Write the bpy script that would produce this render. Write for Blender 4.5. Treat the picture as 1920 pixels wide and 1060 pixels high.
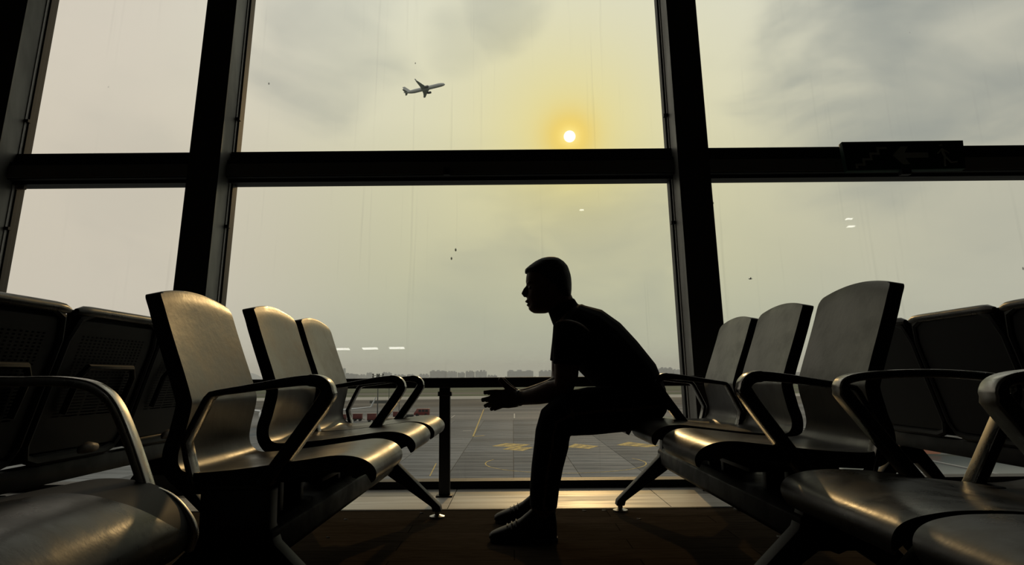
import bpy, bmesh, math, random
import numpy as np
from mathutils import Vector, Matrix

for o in list(bpy.data.objects):
    bpy.data.objects.remove(o)
scene = bpy.context.scene
COL = scene.collection
rnd = random.Random(7)

# ------------------------------------------------------------------ camera
F_PX, PITCH, ROLL, EYE = 1278.0, math.radians(7.88), math.radians(-0.5), 0.65
cam_data = bpy.data.cameras.new('camera')
cam_data.sensor_fit = 'HORIZONTAL'
cam_data.sensor_width = 36.0
cam_data.lens = F_PX / 1920.0 * 36.0
cam_data.clip_start = 0.02
cam_data.clip_end = 12000
cam = bpy.data.objects.new('camera', cam_data)
COL.objects.link(cam)
_f = Vector((0, math.cos(PITCH), math.sin(PITCH)))
_r0 = Vector((1, 0, 0)); _u0 = _r0.cross(_f)
_r = _r0 * math.cos(ROLL) + _u0 * math.sin(ROLL)
_u = _u0 * math.cos(ROLL) - _r0 * math.sin(ROLL)
cam.matrix_world = Matrix(((_r.x, _u.x, -_f.x, 0), (_r.y, _u.y, -_f.y, 0), (_r.z, _u.z, -_f.z, EYE), (0, 0, 0, 1)))
scene.camera = cam

def ray(px, py):
    return (_f * F_PX + _r * (px - 960) + _u * (530 - py)).normalized()
def at(px, py, Y):
    """point of the place seen at a photo coordinate, on the vertical plane at depth Y"""
    d = ray(px, py)
    return Vector((0, 0, EYE)) + d * (Y / d.y)
def mpp(Y):
    return Y / F_PX

# ------------------------------------------------------------------ sky
SUN = ray(1068, 256)
world = bpy.data.worlds.new('sky'); scene.world = world
world.use_nodes = True
nt = world.node_tree; nt.nodes.clear()
class NB:
    """tiny node builder"""
    def __init__(s, t): s.t = t
    def n(s, typ, **k):
        nd = s.t.nodes.new(typ)
        for a, v in k.items(): setattr(nd, a, v)
        return nd
    def put(s, sock, v):
        if isinstance(v, bpy.types.NodeSocket): s.t.links.new(v, sock)
        elif isinstance(v, (tuple, list)) and sock.type == 'RGBA' and len(v) == 3: sock.default_value = (*v, 1)
        else: sock.default_value = v
    def m(s, op, a, b=0.0, c=None, clamp=False):
        nd = s.n('ShaderNodeMath', operation=op, use_clamp=clamp)
        s.put(nd.inputs[0], a); s.put(nd.inputs[1], b)
        if c is not None: s.put(nd.inputs[2], c)
        return nd.outputs[0]
    def dot(s, v, d):
        nd = s.n('ShaderNodeVectorMath', operation='DOT_PRODUCT')
        s.put(nd.inputs[0], v); nd.inputs[1].default_value = d
        return nd.outputs['Value']
    def mix(s, f, a, b, mode='MIX'):
        nd = s.n('ShaderNodeMix', data_type='RGBA', blend_type=mode)
        s.put(nd.inputs['Factor'], f); s.put(nd.inputs['A'], a); s.put(nd.inputs['B'], b)
        return nd.outputs['Result']
    def ss(s, v, lo, hi, a=0.0, b=1.0):
        nd = s.n('ShaderNodeMapRange', interpolation_type='SMOOTHSTEP')
        s.put(nd.inputs['Value'], v)
        for i, x in zip(('From Min', 'From Max', 'To Min', 'To Max'), (lo, hi, a, b)): s.put(nd.inputs[i], x)
        return nd.outputs['Result']
    def noise(s, vec, scale, detail=4, rough=.55, dist=0.0):
        nd = s.n('ShaderNodeTexNoise')
        if vec is not None: s.put(nd.inputs['Vector'], vec)
        nd.inputs['Scale'].default_value = scale; nd.inputs['Detail'].default_value = detail
        nd.inputs['Roughness'].default_value = rough; nd.inputs['Distortion'].default_value = dist
        return nd.outputs['Fac']
    def mapping(s, vec, scale=(1, 1, 1), loc=(0, 0, 0), rot=(0, 0, 0)):
        nd = s.n('ShaderNodeMapping'); s.put(nd.inputs['Vector'], vec)
        nd.inputs['Scale'].default_value = scale; nd.inputs['Location'].default_value = loc; nd.inputs['Rotation'].default_value = rot
        return nd.outputs[0]
    def ramp(s, f, stops, interp='LINEAR'):
        nd = s.n('ShaderNodeValToRGB'); s.put(nd.inputs['Fac'], f)
        cr = nd.color_ramp; cr.interpolation = interp
        while len(cr.elements) < len(stops): cr.elements.new(.5)
        for e, (p, c) in zip(cr.elements, stops): e.position = p; e.color = (*c, 1) if len(c) == 3 else c
        return nd.outputs['Color']

def srgb(r, g, b):
    def c(x):
        x /= 255.0
        return x / 12.92 if x <= .04045 else ((x + .055) / 1.055) ** 2.4
    return (c(r), c(g), c(b))

W = NB(nt)
D = W.n('ShaderNodeTexCoord').outputs['Generated']
sep = W.n('ShaderNodeSeparateXYZ'); W.put(sep.inputs[0], D)
ez = sep.outputs['Z']
base = W.ramp(W.m('MAXIMUM', ez, 0.0), [(0.0, srgb(178, 180, 163)), (.08, srgb(184, 185, 164)), (.16, srgb(194, 192, 167)),
                                         (.28, srgb(207, 203, 177)), (.36, srgb(224, 220, 197)), (.5, srgb(228, 226, 210)), (1.0, srgb(205, 208, 206))])
# pinkish haze towards the left of the sun, cooler towards the right
az = W.dot(D, (1.0, 0.0, 0.0))
base = W.mix(W.ss(az, -.12, -.52, 0, .72), base, srgb(216, 204, 191))
base = W.mix(W.ss(az, .22, .65, 0, .5), base, srgb(198, 193, 180))
# sunlit veil round the sun
cs = W.dot(D, tuple(SUN))
g1 = W.m('POWER', W.m('MAXIMUM', cs, 0.0), 30.0)
g2 = W.m('POWER', W.m('MAXIMUM', cs, 0.0), 170.0)
g3 = W.m('POWER', W.m('MAXIMUM', cs, 0.0), 1500.0)
g4 = W.m('POWER', W.m('MAXIMUM', cs, 0.0), 9000.0)
base = W.mix(W.m('MULTIPLY', g1, .58), base, srgb(234, 226, 172))
# clouds: sheets of grey, streaked sideways
pv = W.mapping(D, scale=(1.0, 1.0, 1.9))
c1 = W.noise(pv, 3.1, 5, .55, .5)
c2 = W.noise(W.mapping(D, scale=(1.2, 1, 2.6), loc=(3.1, 1.7, .4)), 5.5, 4, .5, .5)
cl = W.m('ADD', W.m('MULTIPLY', c1, .65), W.m('MULTIPLY', c2, .35))
def bank(px, py, rad, soft):
    d = tuple(ray(px, py))
    wob = W.m('MULTIPLY', W.m('SUBTRACT', c2, .5), rad * rad * .7)
    return W.ss(W.m('ADD', W.dot(D, d), wob), math.cos(rad), math.cos(soft))
banks = None
for (px, py, r0, r1, k) in ((1720, 105, .23, .02, .80), (945, 20, .075, .01, .62), (1130, 455, .17, .02, .42), (610, 95, .13, .02, .45), (860, 70, .06, .01, .3),
                            (1030, 560, .22, .03, .30), (250, 330, .10, .02, .12), (1920, 300, .20, .02, .25)):
    b = W.m('MULTIPLY', bank(px, py, r0, r1), k)
    banks = b if banks is None else W.m('MAXIMUM', banks, b)
dens = W.m('MULTIPLY', banks, W.ss(cl, .22, .74, .35, 1.0))
dens = W.m('ADD', dens, W.m('MULTIPLY', W.ss(cl, .5, .72), .10))
sky = W.mix(dens, base, srgb(146, 151, 148))
sky = W.mix(W.m('MULTIPLY', g2, .55), sky, srgb(246, 226, 128))
sky = W.mix(W.m('MULTIPLY', g3, .85), sky, srgb(250, 206, 66))
sky = W.mix(W.m('MULTIPLY', g4, .9), sky, (1.15, .95, .35))
disc = W.ss(cs, math.cos(math.radians(.50)), math.cos(math.radians(.40)))
sky = W.mix(disc, sky, (3.0, 2.9, 2.3))
# below the horizon: the haze over the ground
sky = W.mix(W.ss(ez, 0.0, -.02), sky, srgb(128, 130, 118))
bg = W.n('ShaderNodeBackground'); W.put(bg.inputs['Color'], sky); bg.inputs['Strength'].default_value = 1.0
out = W.n('ShaderNodeOutputWorld'); nt.links.new(bg.outputs[0], out.inputs['Surface'])

# ------------------------------------------------------------------ sun
sl = bpy.data.lights.new('sun', 'SUN'); sl.energy = .55; sl.angle = math.radians(1.0); sl.color = (1.0, .64, .27)
so = bpy.data.objects.new('sun', sl); COL.objects.link(so)
so.rotation_euler = SUN.to_track_quat('Z', 'Y').to_euler()
so.location = (4, 40, 20)

# ------------------------------------------------------------------ exposure
vs = scene.view_settings
vs.view_transform = 'Standard'; vs.look = 'None'; vs.exposure = 0.0; vs.gamma = 1.0; vs.use_curve_mapping = False
scene.cycles.use_denoising = True
scene.cycles.transparent_max_bounces = 24
scene.cycles.max_bounces = 8
scene.cycles.sample_clamp_indirect = 4.0

# ------------------------------------------------------------------ materials
MATS = {}
def mat(name, color, rough=.5, metal=0.0, spec=.5, var=0.0, vscale=8.0, vcol=None, bump=0.0, bscale=60.0, stretch=(1, 1, 1), emit=None, coat=0.0, objvar=0.0):
    if name in MATS: return MATS[name]
    m = bpy.data.materials.new(name); m.use_nodes = True
    t = m.node_tree; B = NB(t); p = t.nodes['Principled BSDF']
    p.inputs['Roughness'].default_value = rough; p.inputs['Metallic'].default_value = metal
    p.inputs['Specular IOR Level'].default_value = spec; p.inputs['Coat Weight'].default_value = coat
    co = B.n('ShaderNodeTexCoord').outputs['Object']
    col = color
    if var > 0:
        f = B.noise(B.mapping(co, scale=stretch), vscale, 6, .6, .3)
        f = B.ss(f, .32, .68)
        v2 = vcol or tuple(max(0, c * (1 - var)) for c in color)
        col = B.mix(f, color, v2)
        rr = B.ss(f, 0, 1, max(.05, rough - .08), min(1, rough + .08)); t.links.new(rr, p.inputs['Roughness'])
    if objvar > 0:
        oi = B.n('ShaderNodeObjectInfo').outputs['Random']
        k = B.ss(oi, 0, 1, 1 - objvar, 1 + objvar)
        cm = B.n('ShaderNodeCombineColor'); 
        for i in range(3): t.links.new(k, cm.inputs[i])
        col = B.mix(1.0, col, cm.outputs[0], 'MULTIPLY')
    B.put(p.inputs['Base Color'], col)
    if bump > 0:
        bn = B.n('ShaderNodeBump'); bn.inputs['Strength'].default_value = bump; bn.inputs['Distance'].default_value = .01
        t.links.new(B.noise(B.mapping(co, scale=stretch), bscale, 4, .6), bn.inputs['Height'])
        t.links.new(bn.outputs[0], p.inputs['Normal'])
    if emit:
        p.inputs['Emission Color'].default_value = (*emit[0], 1); p.inputs['Emission Strength'].default_value = emit[1]
    MATS[name] = m
    return m

M_PAD = mat('brown_grey_vinyl', (.040, .034, .028), .36, 0, .28, var=.35, vscale=3.0, vcol=(.028, .024, .020), bump=.05, bscale=40)
M_SHELL = mat('black_shell', (.006, .006, .006), .6, 0, .25)
M_ARM = mat('polished_black_metal', (.16, .155, .145), .24, 1.0, .5, var=.3, vscale=20)
M_ARMSIDE = mat('black_arm_side', (.008, .008, .008), .45, 0, .35)
M_ALU = mat('brushed_aluminium', (.42, .41, .38), .32, 1.0, .5, var=.3, vscale=30, stretch=(1, 1, .2))
M_LEG = mat('black_cast_leg', (.008, .008, .0075), .5, 0, .3)
M_BEAM = mat('dark_beam', (.010, .010, .0095), .55, 0, .14, var=.2)
M_PERF = mat('perforated_steel', (.022, .021, .019), .55, 0, .22)
M_TAN = mat('worn_tan_pad', (.19, .15, .12), .55, 0, .4, var=.3, vscale=30)
M_LEATHER = mat('black_leather', (.026, .024, .020), .34, 0, .30, var=.3, vscale=6, bump=.08, bscale=18)
M_COLF = mat('column_front_shaded', (.06, .06, .06), .8, 0, .05)  # column front: its backlit darkness is put into the colour
M_COLS = mat('column_side_lit', (.16, .16, .15), .5, .2, .4, var=.3, vscale=5, stretch=(1, 1, .25))  # column sides: grazing sky light put in as a lighter colour
M_FRAME = mat('dark_window_frame', (.02, .02, .021), .55, .2, .3)
M_SEAL = mat('light_gasket', (.45, .45, .44), .5)
M_FLOOR = None

def glass_mat():
    m = bpy.data.materials.new('window_glass'); m.use_nodes = True
    t = m.node_tree; t.nodes.clear(); B = NB(t)
    o = B.n('ShaderNodeOutputMaterial'); tr = B.n('ShaderNodeBsdfTransparent'); gl = B.n('ShaderNodeBsdfGlossy'); df = B.n('ShaderNodeBsdfDiffuse')
    tr.inputs[0].default_value = (.985, .99, .98, 1); gl.inputs['Roughness'].default_value = 0.0
    lw = B.n('ShaderNodeLayerWeight'); lw.inputs['Blend'].default_value = .5
    fr = B.m('ADD', .028, B.m('MULTIPLY', B.m('POWER', lw.outputs['Facing'], 5.0), .9))
    mx = B.n('ShaderNodeMixShader'); t.links.new(fr, mx.inputs[0]); t.links.new(tr.outputs[0], mx.inputs[1]); t.links.new(gl.outputs[0], mx.inputs[2])
    # dirt: sparse specks and faint run-down streaks
    co = B.n('ShaderNodeTexCoord').outputs['Object']
    vo = B.n('ShaderNodeTexVoronoi'); B.put(vo.inputs['Vector'], B.mapping(co, scale=(1, .2, .55))); vo.inputs['Scale'].default_value = 9
    sp = B.ss(vo.outputs['Distance'], .062, .04)
    gate = B.ss(B.noise(co, 2.2, 3), .60, .67)
    sp = B.m('MULTIPLY', sp, gate)
    st = B.ss(B.noise(B.mapping(co, scale=(30, 1, .5)), 1.0, 5), .60, .80, 0, .05)
    fac = B.m('MAXIMUM', B.m('MULTIPLY', sp, .75), st)
    df.inputs[0].default_value = (.12, .11, .09, 1)
    m2 = B.n('ShaderNodeMixShader'); t.links.new(fac, m2.inputs[0]); t.links.new(mx.outputs[0], m2.inputs[1]); t.links.new(df.outputs[0], m2.inputs[2])
    t.links.new(m2.outputs[0], o.inputs['Surface'])
    return m
M_GLASS = glass_mat()
def clear_mat(name, tint, f0):
    m = bpy.data.materials.new(name); m.use_nodes = True
    t = m.node_tree; t.nodes.clear(); B = NB(t)
    o = B.n('ShaderNodeOutputMaterial'); tr = B.n('ShaderNodeBsdfTransparent'); gl = B.n('ShaderNodeBsdfGlossy')
    tr.inputs[0].default_value = (*tint, 1); gl.inputs['Roughness'].default_value = 0.02
    lw = B.n('ShaderNodeLayerWeight'); lw.inputs['Blend'].default_value = .5
    fr = B.m('ADD', f0, B.m('MULTIPLY', B.m('POWER', lw.outputs['Facing'], 5.0), .9))
    mx = B.n('ShaderNodeMixShader'); t.links.new(fr, mx.inputs[0]); t.links.new(tr.outputs[0], mx.inputs[1]); t.links.new(gl.outputs[0], mx.inputs[2])
    t.links.new(mx.outputs[0], o.inputs['Surface'])
    return m
M_GUARD = clear_mat('guard_glass', (.95, .97, .95), .015)

# ------------------------------------------------------------------ object helpers
def tag(o, label=None, cat=None, group=None, kind=None):
    if label: o['label'] = label
    if cat: o['category'] = cat
    if group: o['group'] = group
    if kind: o['kind'] = kind
    return o
def empty(name, loc=(0, 0, 0), rz=0.0):
    o = bpy.data.objects.new(name, None); COL.objects.link(o)
    o.location = loc; o.rotation_euler = (0, 0, rz); o.empty_display_size = .1
    return o
def link(name, me, parent=None, loc=None):
    o = bpy.data.objects.new(name, me); COL.objects.link(o)
    if parent is not None: o.parent = parent
    if loc is not None: o.location = loc
    return o
def mesh(name, verts, faces, m, smooth=False):
    me = bpy.data.meshes.new(name)
    me.from_pydata([tuple(v) for v in verts], [], faces)
    ms = m if isinstance(m, (list, tuple)) else [m]
    for x in ms: me.materials.append(x)
    if smooth:
        for p in me.polygons: p.use_smooth = True
    me.update()
    return me
def fixn(me):
    bm = bmesh.new(); bm.from_mesh(me); bmesh.ops.recalc_face_normals(bm, faces=bm.faces); bm.to_mesh(me); bm.free()
    return me
class MB:
    """collects simple solids into one mesh"""
    def __init__(s): s.v = []; s.f = []; s.mi = []
    def add(s, vs, fs, mi=0):
        o = len(s.v); s.v += [tuple(v) for v in vs]; s.f += [tuple(i + o for i in f) for f in fs]; s.mi += [mi] * len(fs); return s
    def box(s, x0, x1, y0, y1, z0, z1, mi=0):
        vs = [(x, y, z) for z in (z0, z1) for y in (y0, y1) for x in (x0, x1)]
        return s.add(vs, [(0, 2, 3, 1), (4, 5, 7, 6), (0, 1, 5, 4), (2, 6, 7, 3), (0, 4, 6, 2), (1, 3, 7, 5)], mi)
    def hexa(s, pts, mi=0):
        """8 points: bottom loop 4, top loop 4"""
        return s.add(pts, [(0, 3, 2, 1), (4, 5, 6, 7), (0, 1, 5, 4), (1, 2, 6, 5), (2, 3, 7, 6), (3, 0, 4, 7)], mi)
    def tube(s, pts, r, n=10, mi=0, cap=True, ry=None):
        pts = [Vector(p) for p in pts]; rings = []
        rs = r if isinstance(r, (list, tuple)) else [r] * len(pts)
        prev = None
        for i, p in enumerate(pts):
            t = (pts[min(i + 1, len(pts) - 1)] - pts[max(i - 1, 0)]).normalized()
            a = prev if prev is not None else (Vector((0, 0, 1)) if abs(t.z) < .9 else Vector((1, 0, 0)))
            b = t.cross(a).normalized(); a = b.cross(t).normalized(); prev = a
            k = (ry / rs[i]) if ry else 1
            rings.append([p + a * math.cos(q) * rs[i] * k + b * math.sin(q) * rs[i] for q in [2 * math.pi * j / n for j in range(n)]])
        vs = [v for rg in rings for v in rg]; fs = []
        for i in range(len(rings) - 1):
            for j in range(n):
                fs.append((i * n + j, i * n + (j + 1) % n, (i + 1) * n + (j + 1) % n, (i + 1) * n + j))
        if cap: fs += [tuple(reversed(range(n))), tuple(range((len(rings) - 1) * n, len(rings) * n))]
        return s.add(vs, fs, mi)
    def prism(s, poly, axis, a0, a1, mi=0):
        """extrude polygon (pairs) along axis 'x','y' or 'z'"""
        def P(p, a): return {'x': (a, p[0], p[1]), 'y': (p[0], a, p[1]), 'z': (p[0], p[1], a)}[axis]
        n = len(poly)
        return s.add([P(p, a0) for p in poly] + [P(p, a1) for p in poly],
                     [tuple(range(n))[::-1], tuple(range(n, 2 * n))] + [(i, (i + 1) % n, n + (i + 1) % n, n + i) for i in range(n)], mi)
    def lathe(s, prof, n=16, c=(0, 0, 0), mi=0):
        vs = []; fs = []
        for (r, z) in prof:
            for j in range(n):
                q = 2 * math.pi * j / n; vs.append((c[0] + r * math.cos(q), c[1] + r * math.sin(q), c[2] + z))
        for i in range(len(prof) - 1):
            for j in range(n): fs.append((i * n + j, i * n + (j + 1) % n, (i + 1) * n + (j + 1) % n, (i + 1) * n + j))
        fs += [tuple(reversed(range(n))), tuple(range((len(prof) - 1) * n, len(prof) * n))]
        return s.add(vs, fs, mi)
    def me(s, name, m, smooth=False, bevel=0.0, seg=2):
        me = mesh(name, s.v, s.f, m, smooth)
        for p, i in zip(me.polygons, s.mi): p.material_index = i
        bm = bmesh.new(); bm.from_mesh(me)
        bmesh.ops.recalc_face_normals(bm, faces=bm.faces)
        if bevel > 0:
            bmesh.ops.bevel(bm, geom=[e for e in bm.edges if len(e.link_faces) == 2 and e.calc_face_angle(0) > .5], offset=bevel, segments=seg, affect='EDGES', profile=.5)
        bm.to_mesh(me); bm.free()
        if smooth or bevel > 0:
            for p in me.polygons: p.use_smooth = True
            if bevel > 0 or smooth:
                try: me.set_sharp_from_angle(angle=math.radians(40))
                except Exception: pass
        return me
    def obj(s, name, m, parent=None, **k):
        return link(name, s.me(name, m, **k), parent)
def copy_tree(o, parent=None):
    c = o.copy(); COL.objects.link(c)
    if parent is not None: c.parent = parent
    for ch in list(o.children): copy_tree(ch, c)
    return c
def catmull(pts, k=6):
    P = [np.array(p, float) for p in pts]; out = []
    for i in range(len(P) - 1):
        p0 = P[i - 1] if i else 2 * P[0] - P[1]; p1, p2 = P[i], P[i + 1]; p3 = P[i + 2] if i + 2 < len(P) else 2 * P[-1] - P[-2]
        for j in range(k):
            t = j / k
            out.append(.5 * (2 * p1 + (p2 - p0) * t + (2 * p0 - 5 * p1 + 4 * p2 - p3) * t * t + (3 * p1 - p0 - 3 * p2 + p3) * t ** 3))
    out.append(P[-1]); return out

# ================================================================== THE ROOM
LEAN = .115            # the glazing leans outwards: metres of depth for each metre of height
YG = 4.17              # glass line at floor level
YC = 3.96              # room face of the columns at floor level
H = 4.3
def plank_floor():
    m = bpy.data.materials.new('dark_floor'); m.use_nodes = True
    t = m.node_tree; B = NB(t); p = t.nodes['Principled BSDF']
    co = B.n('ShaderNodeTexCoord').outputs['Object']
    br = B.n('ShaderNodeTexBrick'); B.put(br.inputs['Vector'], co)
    br.inputs['Color1'].default_value = (.066, .051, .036, 1); br.inputs['Color2'].default_value = (.084, .064, .046, 1)
    br.inputs['Mortar'].default_value = (.02, .016, .012, 1); br.inputs['Scale'].default_value = 1.0
    br.inputs['Mortar Size'].default_value = .002; br.inputs['Brick Width'].default_value = .9; br.inputs['Row Height'].default_value = .15
    n = B.noise(B.mapping(co, scale=(1.5, 9, 1)), 6, 6, .65, .6)
    c = B.mix(B.ss(n, .35, .7, 0, .5), br.outputs['Color'], (.028, .022, .016))
    B.put(p.inputs['Base Color'], c)
    p.inputs['Roughness'].default_value = .8; p.inputs['Specular IOR Level'].default_value = 0.0
    return m
def structure(o): o['kind'] = 'structure'; return o
YL = 3.50              # front edge of the stone ledge
structure(MB().box(-11, 11, -12, YL - .012, -.20, 0).obj('floor', plank_floor()))
structure(MB().box(-11, 11, YL - .012, YL, -.20, .003).obj('trim_1', mat('dark_metal_strip', (.01, .01, .01), .5)))
M_DARKCEIL = mat('dark_ceiling', (.14, .135, .13), .9, 0, .1)
M_DARKWALL = mat('dark_wall', (.12, .115, .105), .85, 0, .1)
structure(MB().box(-11, 11, -12, YG + LEAN * H + .3, H, H + .2).obj('ceiling', M_DARKCEIL))
structure(MB().box(-11, 11, -12.2, -12, 0, H).obj('wall_back', M_DARKWALL))
structure(MB().box(-11.2, -11, -12.2, 4.9, -.2, H).obj('wall_left', M_DARKWALL))
structure(MB().box(11, 11.2, -12.2, 4.9, -.2, H).obj('wall_right', M_DARKWALL))
# stone ledge under the window, slab by slab
M_STONE_SHADED = mat('veined_stone_shaded', (.34, .325, .30), .42, 0, .35, var=.40, vscale=2.6, vcol=(.12, .115, .10), stretch=(.35, 3.5, 1), objvar=.10)  # rear slab row: the shadow strip by the window put into the stone colour
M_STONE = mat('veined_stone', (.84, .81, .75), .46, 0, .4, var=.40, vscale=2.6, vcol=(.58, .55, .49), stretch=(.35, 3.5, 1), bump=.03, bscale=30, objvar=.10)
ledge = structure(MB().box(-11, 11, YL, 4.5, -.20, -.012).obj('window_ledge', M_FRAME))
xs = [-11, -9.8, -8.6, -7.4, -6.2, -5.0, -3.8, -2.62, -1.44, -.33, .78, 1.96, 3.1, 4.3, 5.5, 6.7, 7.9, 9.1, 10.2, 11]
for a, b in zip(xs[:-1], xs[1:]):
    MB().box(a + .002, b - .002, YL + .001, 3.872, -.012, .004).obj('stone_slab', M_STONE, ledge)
    MB().box(a + .002, b - .002, 3.876, 4.42, -.012, .004).obj('stone_slab', M_STONE_SHADED, ledge)

# columns: box sections leaning with the glass
COLS = [-9.6, -6.45, -3.38, -1.955, 1.163, 4.28, 7.4, 10.4]
def leanbox(mb, x0, x1, ya, yb, z0, z1, mi=0, lean=LEAN):
    return mb.hexa([(x0, ya + lean * z0, z0), (x1, ya + lean * z0, z0), (x1, yb + lean * z0, z0), (x0, yb + lean * z0, z0),
                    (x0, ya + lean * z1, z1), (x1, ya + lean * z1, z1), (x1, yb + lean * z1, z1), (x0, yb + lean * z1, z1)], mi)
for i, cx in enumerate(COLS):
    body = leanbox(MB(), cx - .1, cx + .1, YC, YC + .24, .004, H).obj('window_column', [M_COLF, M_COLS])
    for p in body.data.polygons:
        p.material_index = 1 if abs(p.normal.x) > .8 else 0
    structure(body)
    # gasket strip and glazing bead either side
    for s in (-1, 1):
        xa = cx + s * .1; xb = cx + s * .118
        leanbox(MB(), min(xa, xb), max(xa, xb), YG - .02, YG + .05, .05, H).obj('glazing_bead', M_FRAME, body)
        xa = cx + s * .1; xb = cx + s * .106
        leanbox(MB(), min(xa, xb), max(xa, xb), YG - .045, YG - .022, .05, H).obj('gasket', M_SEAL, body)
        for z in (1.62, 2.38):
            x0 = cx + s * .1
            leanbox(MB(), min(x0, x0 + s * .03), max(x0, x0 + s * .03), YG - .05, YG - .02, z, z + .02).obj('clip', M_FRAME, body)

# window bays: sill frame, transom, two glass panes
ZT0, ZT1 = 1.930, 2.145
n_win = 0
for a, b in zip(COLS[:-1], COLS[1:]):
    n_win += 1
    x0, x1 = a + .1, b - .1
    w = structure(leanbox(MB(), x0, x1, YG - .06, YG + .06, .004, .046).obj('window_%d' % n_win, M_FRAME))
    mb = MB(); leanbox(mb, x0, x1, YG - .10, YG + .06, ZT0 + .022, ZT1 - .075); leanbox(mb, x0, x1, YG - .05, YG + .06, ZT0, ZT0 + .022)
    leanbox(mb, x0, x1, YG - .055, YG + .06, ZT1 - .075, ZT1)
    mb.obj('transom', M_FRAME, w)
    leanbox(MB(), x0, x1, YG - .106, YG - .10, ZT0 + .03, ZT1 - .10).obj('transom_face', mat('transom_face', (.14, .14, .13), .6, 0, .2), w)
    leanbox(MB(), x0, x1, YG - .06, YG + .06, H - .08, H).obj('head_frame', M_FRAME, w)
    for z0, z1 in ((.046, ZT0), (ZT1, H - .08)):
        g = leanbox(MB(), x0 + .002, x1 - .002, YG - .005, YG + .007, z0, z1).obj('glass_pane', M_GLASS, w)
    if n_win == 4:
        cxm = (x0 + x1) / 2 - .02
        leanbox(MB(), cxm - .02, cxm + .02, YG - .125, YG - .10, ZT0 + .02, ZT0 + .07).obj('transom_bracket', M_FRAME, w)
    if n_win == 3:
        leanbox(MB(), x0 + .02, x0 + .08, YG - .045, YG - .02, ZT0 - .03, ZT0 - .005).obj('transom_bracket', M_TAN, w)

# ceiling lamps further back in the hall (their glints show in the leaning glass)
def reflect_spot(px, py):
    """where the sight line through a photo point, mirrored in the glass, meets the ceiling"""
    d = ray(px, py); n = Vector((0, -1, LEAN)).normalized()
    o = Vector((0, 0, EYE)); p0 = Vector((0, YG, 0))
    hit = o + d * ((p0 - o).dot(n) / d.dot(n))
    r = d - n * (2 * d.dot(n))
    return hit + r * ((H - .02 - hit.z) / r.z)
M_LAMPB = mat('lamp_housing', (.05, .05, .05), .6)
M_LAMP = mat('lamp_diffuser', (.8, .8, .78), .5, emit=((1.0, .97, .9), 11.0))
LAMPS = [(640, 655, .40, .17, 'leftmost of three slim ceiling lamps far behind the benches'), (694, 654, .38, .17, 'middle one of three slim ceiling lamps far behind the benches'),
         (744, 653, .38, .17, 'rightmost of three slim ceiling lamps far behind the benches'), (1592, 411, .10, .05, 'small ceiling spotlight over the right bench, farther one'), (1596, 425, .11, .055, 'small ceiling spotlight over the right bench, nearer one'),
         (1091, 394, .06, .03, 'tiny ceiling spotlight above the middle of the hall')]
for px, py, lx, ly, lab in LAMPS:
    c = reflect_spot(px, py)
    e = empty('ceiling_lamp', (c.x, c.y, H)); tag(e, lab, 'lamp', 'ceiling lamps of the hall')
    MB().box(-lx / 2 - .02, lx / 2 + .02, -ly / 2 - .02, ly / 2 + .02, -.015, 0).obj('housing', M_LAMPB, e)
    MB().box(-lx / 2, lx / 2, -ly / 2, ly / 2, -.022, -.015).obj('diffuser', M_LAMP, e)

# guard rail in front of the glass of the middle bay
YR = 3.86
zr1 = .648; zr0 = .592
rail = empty('guard_rail', (-.38, YR, 0)); tag(rail, 'dark metal guard rail with one post in front of the middle window', 'railing')
def rl(mb, name, m, **k):
    me = mb.me(name, m, **k); me.transform(Matrix.Translation((.38, -YR, 0))); return link(name, me, rail)
rl(MB().box(-1.85, 1.058, YR - .03, YR + .03, zr0, zr1), 'handrail', M_FRAME, bevel=.006)
post = rl(MB().box(-.41, -.35, YR - .02, YR + .02, .004, zr0), 'post', M_FRAME, bevel=.003)
rl(MB().box(-.418, -.342, YR - .024, YR + .024, zr0 - .045, zr0 - .02), 'collar', M_FRAME, bevel=.002)
rl(MB().box(-.425, -.335, YR - .035, YR + .035, .004, .012), 'base_plate', M_FRAME, bevel=.002)

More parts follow.
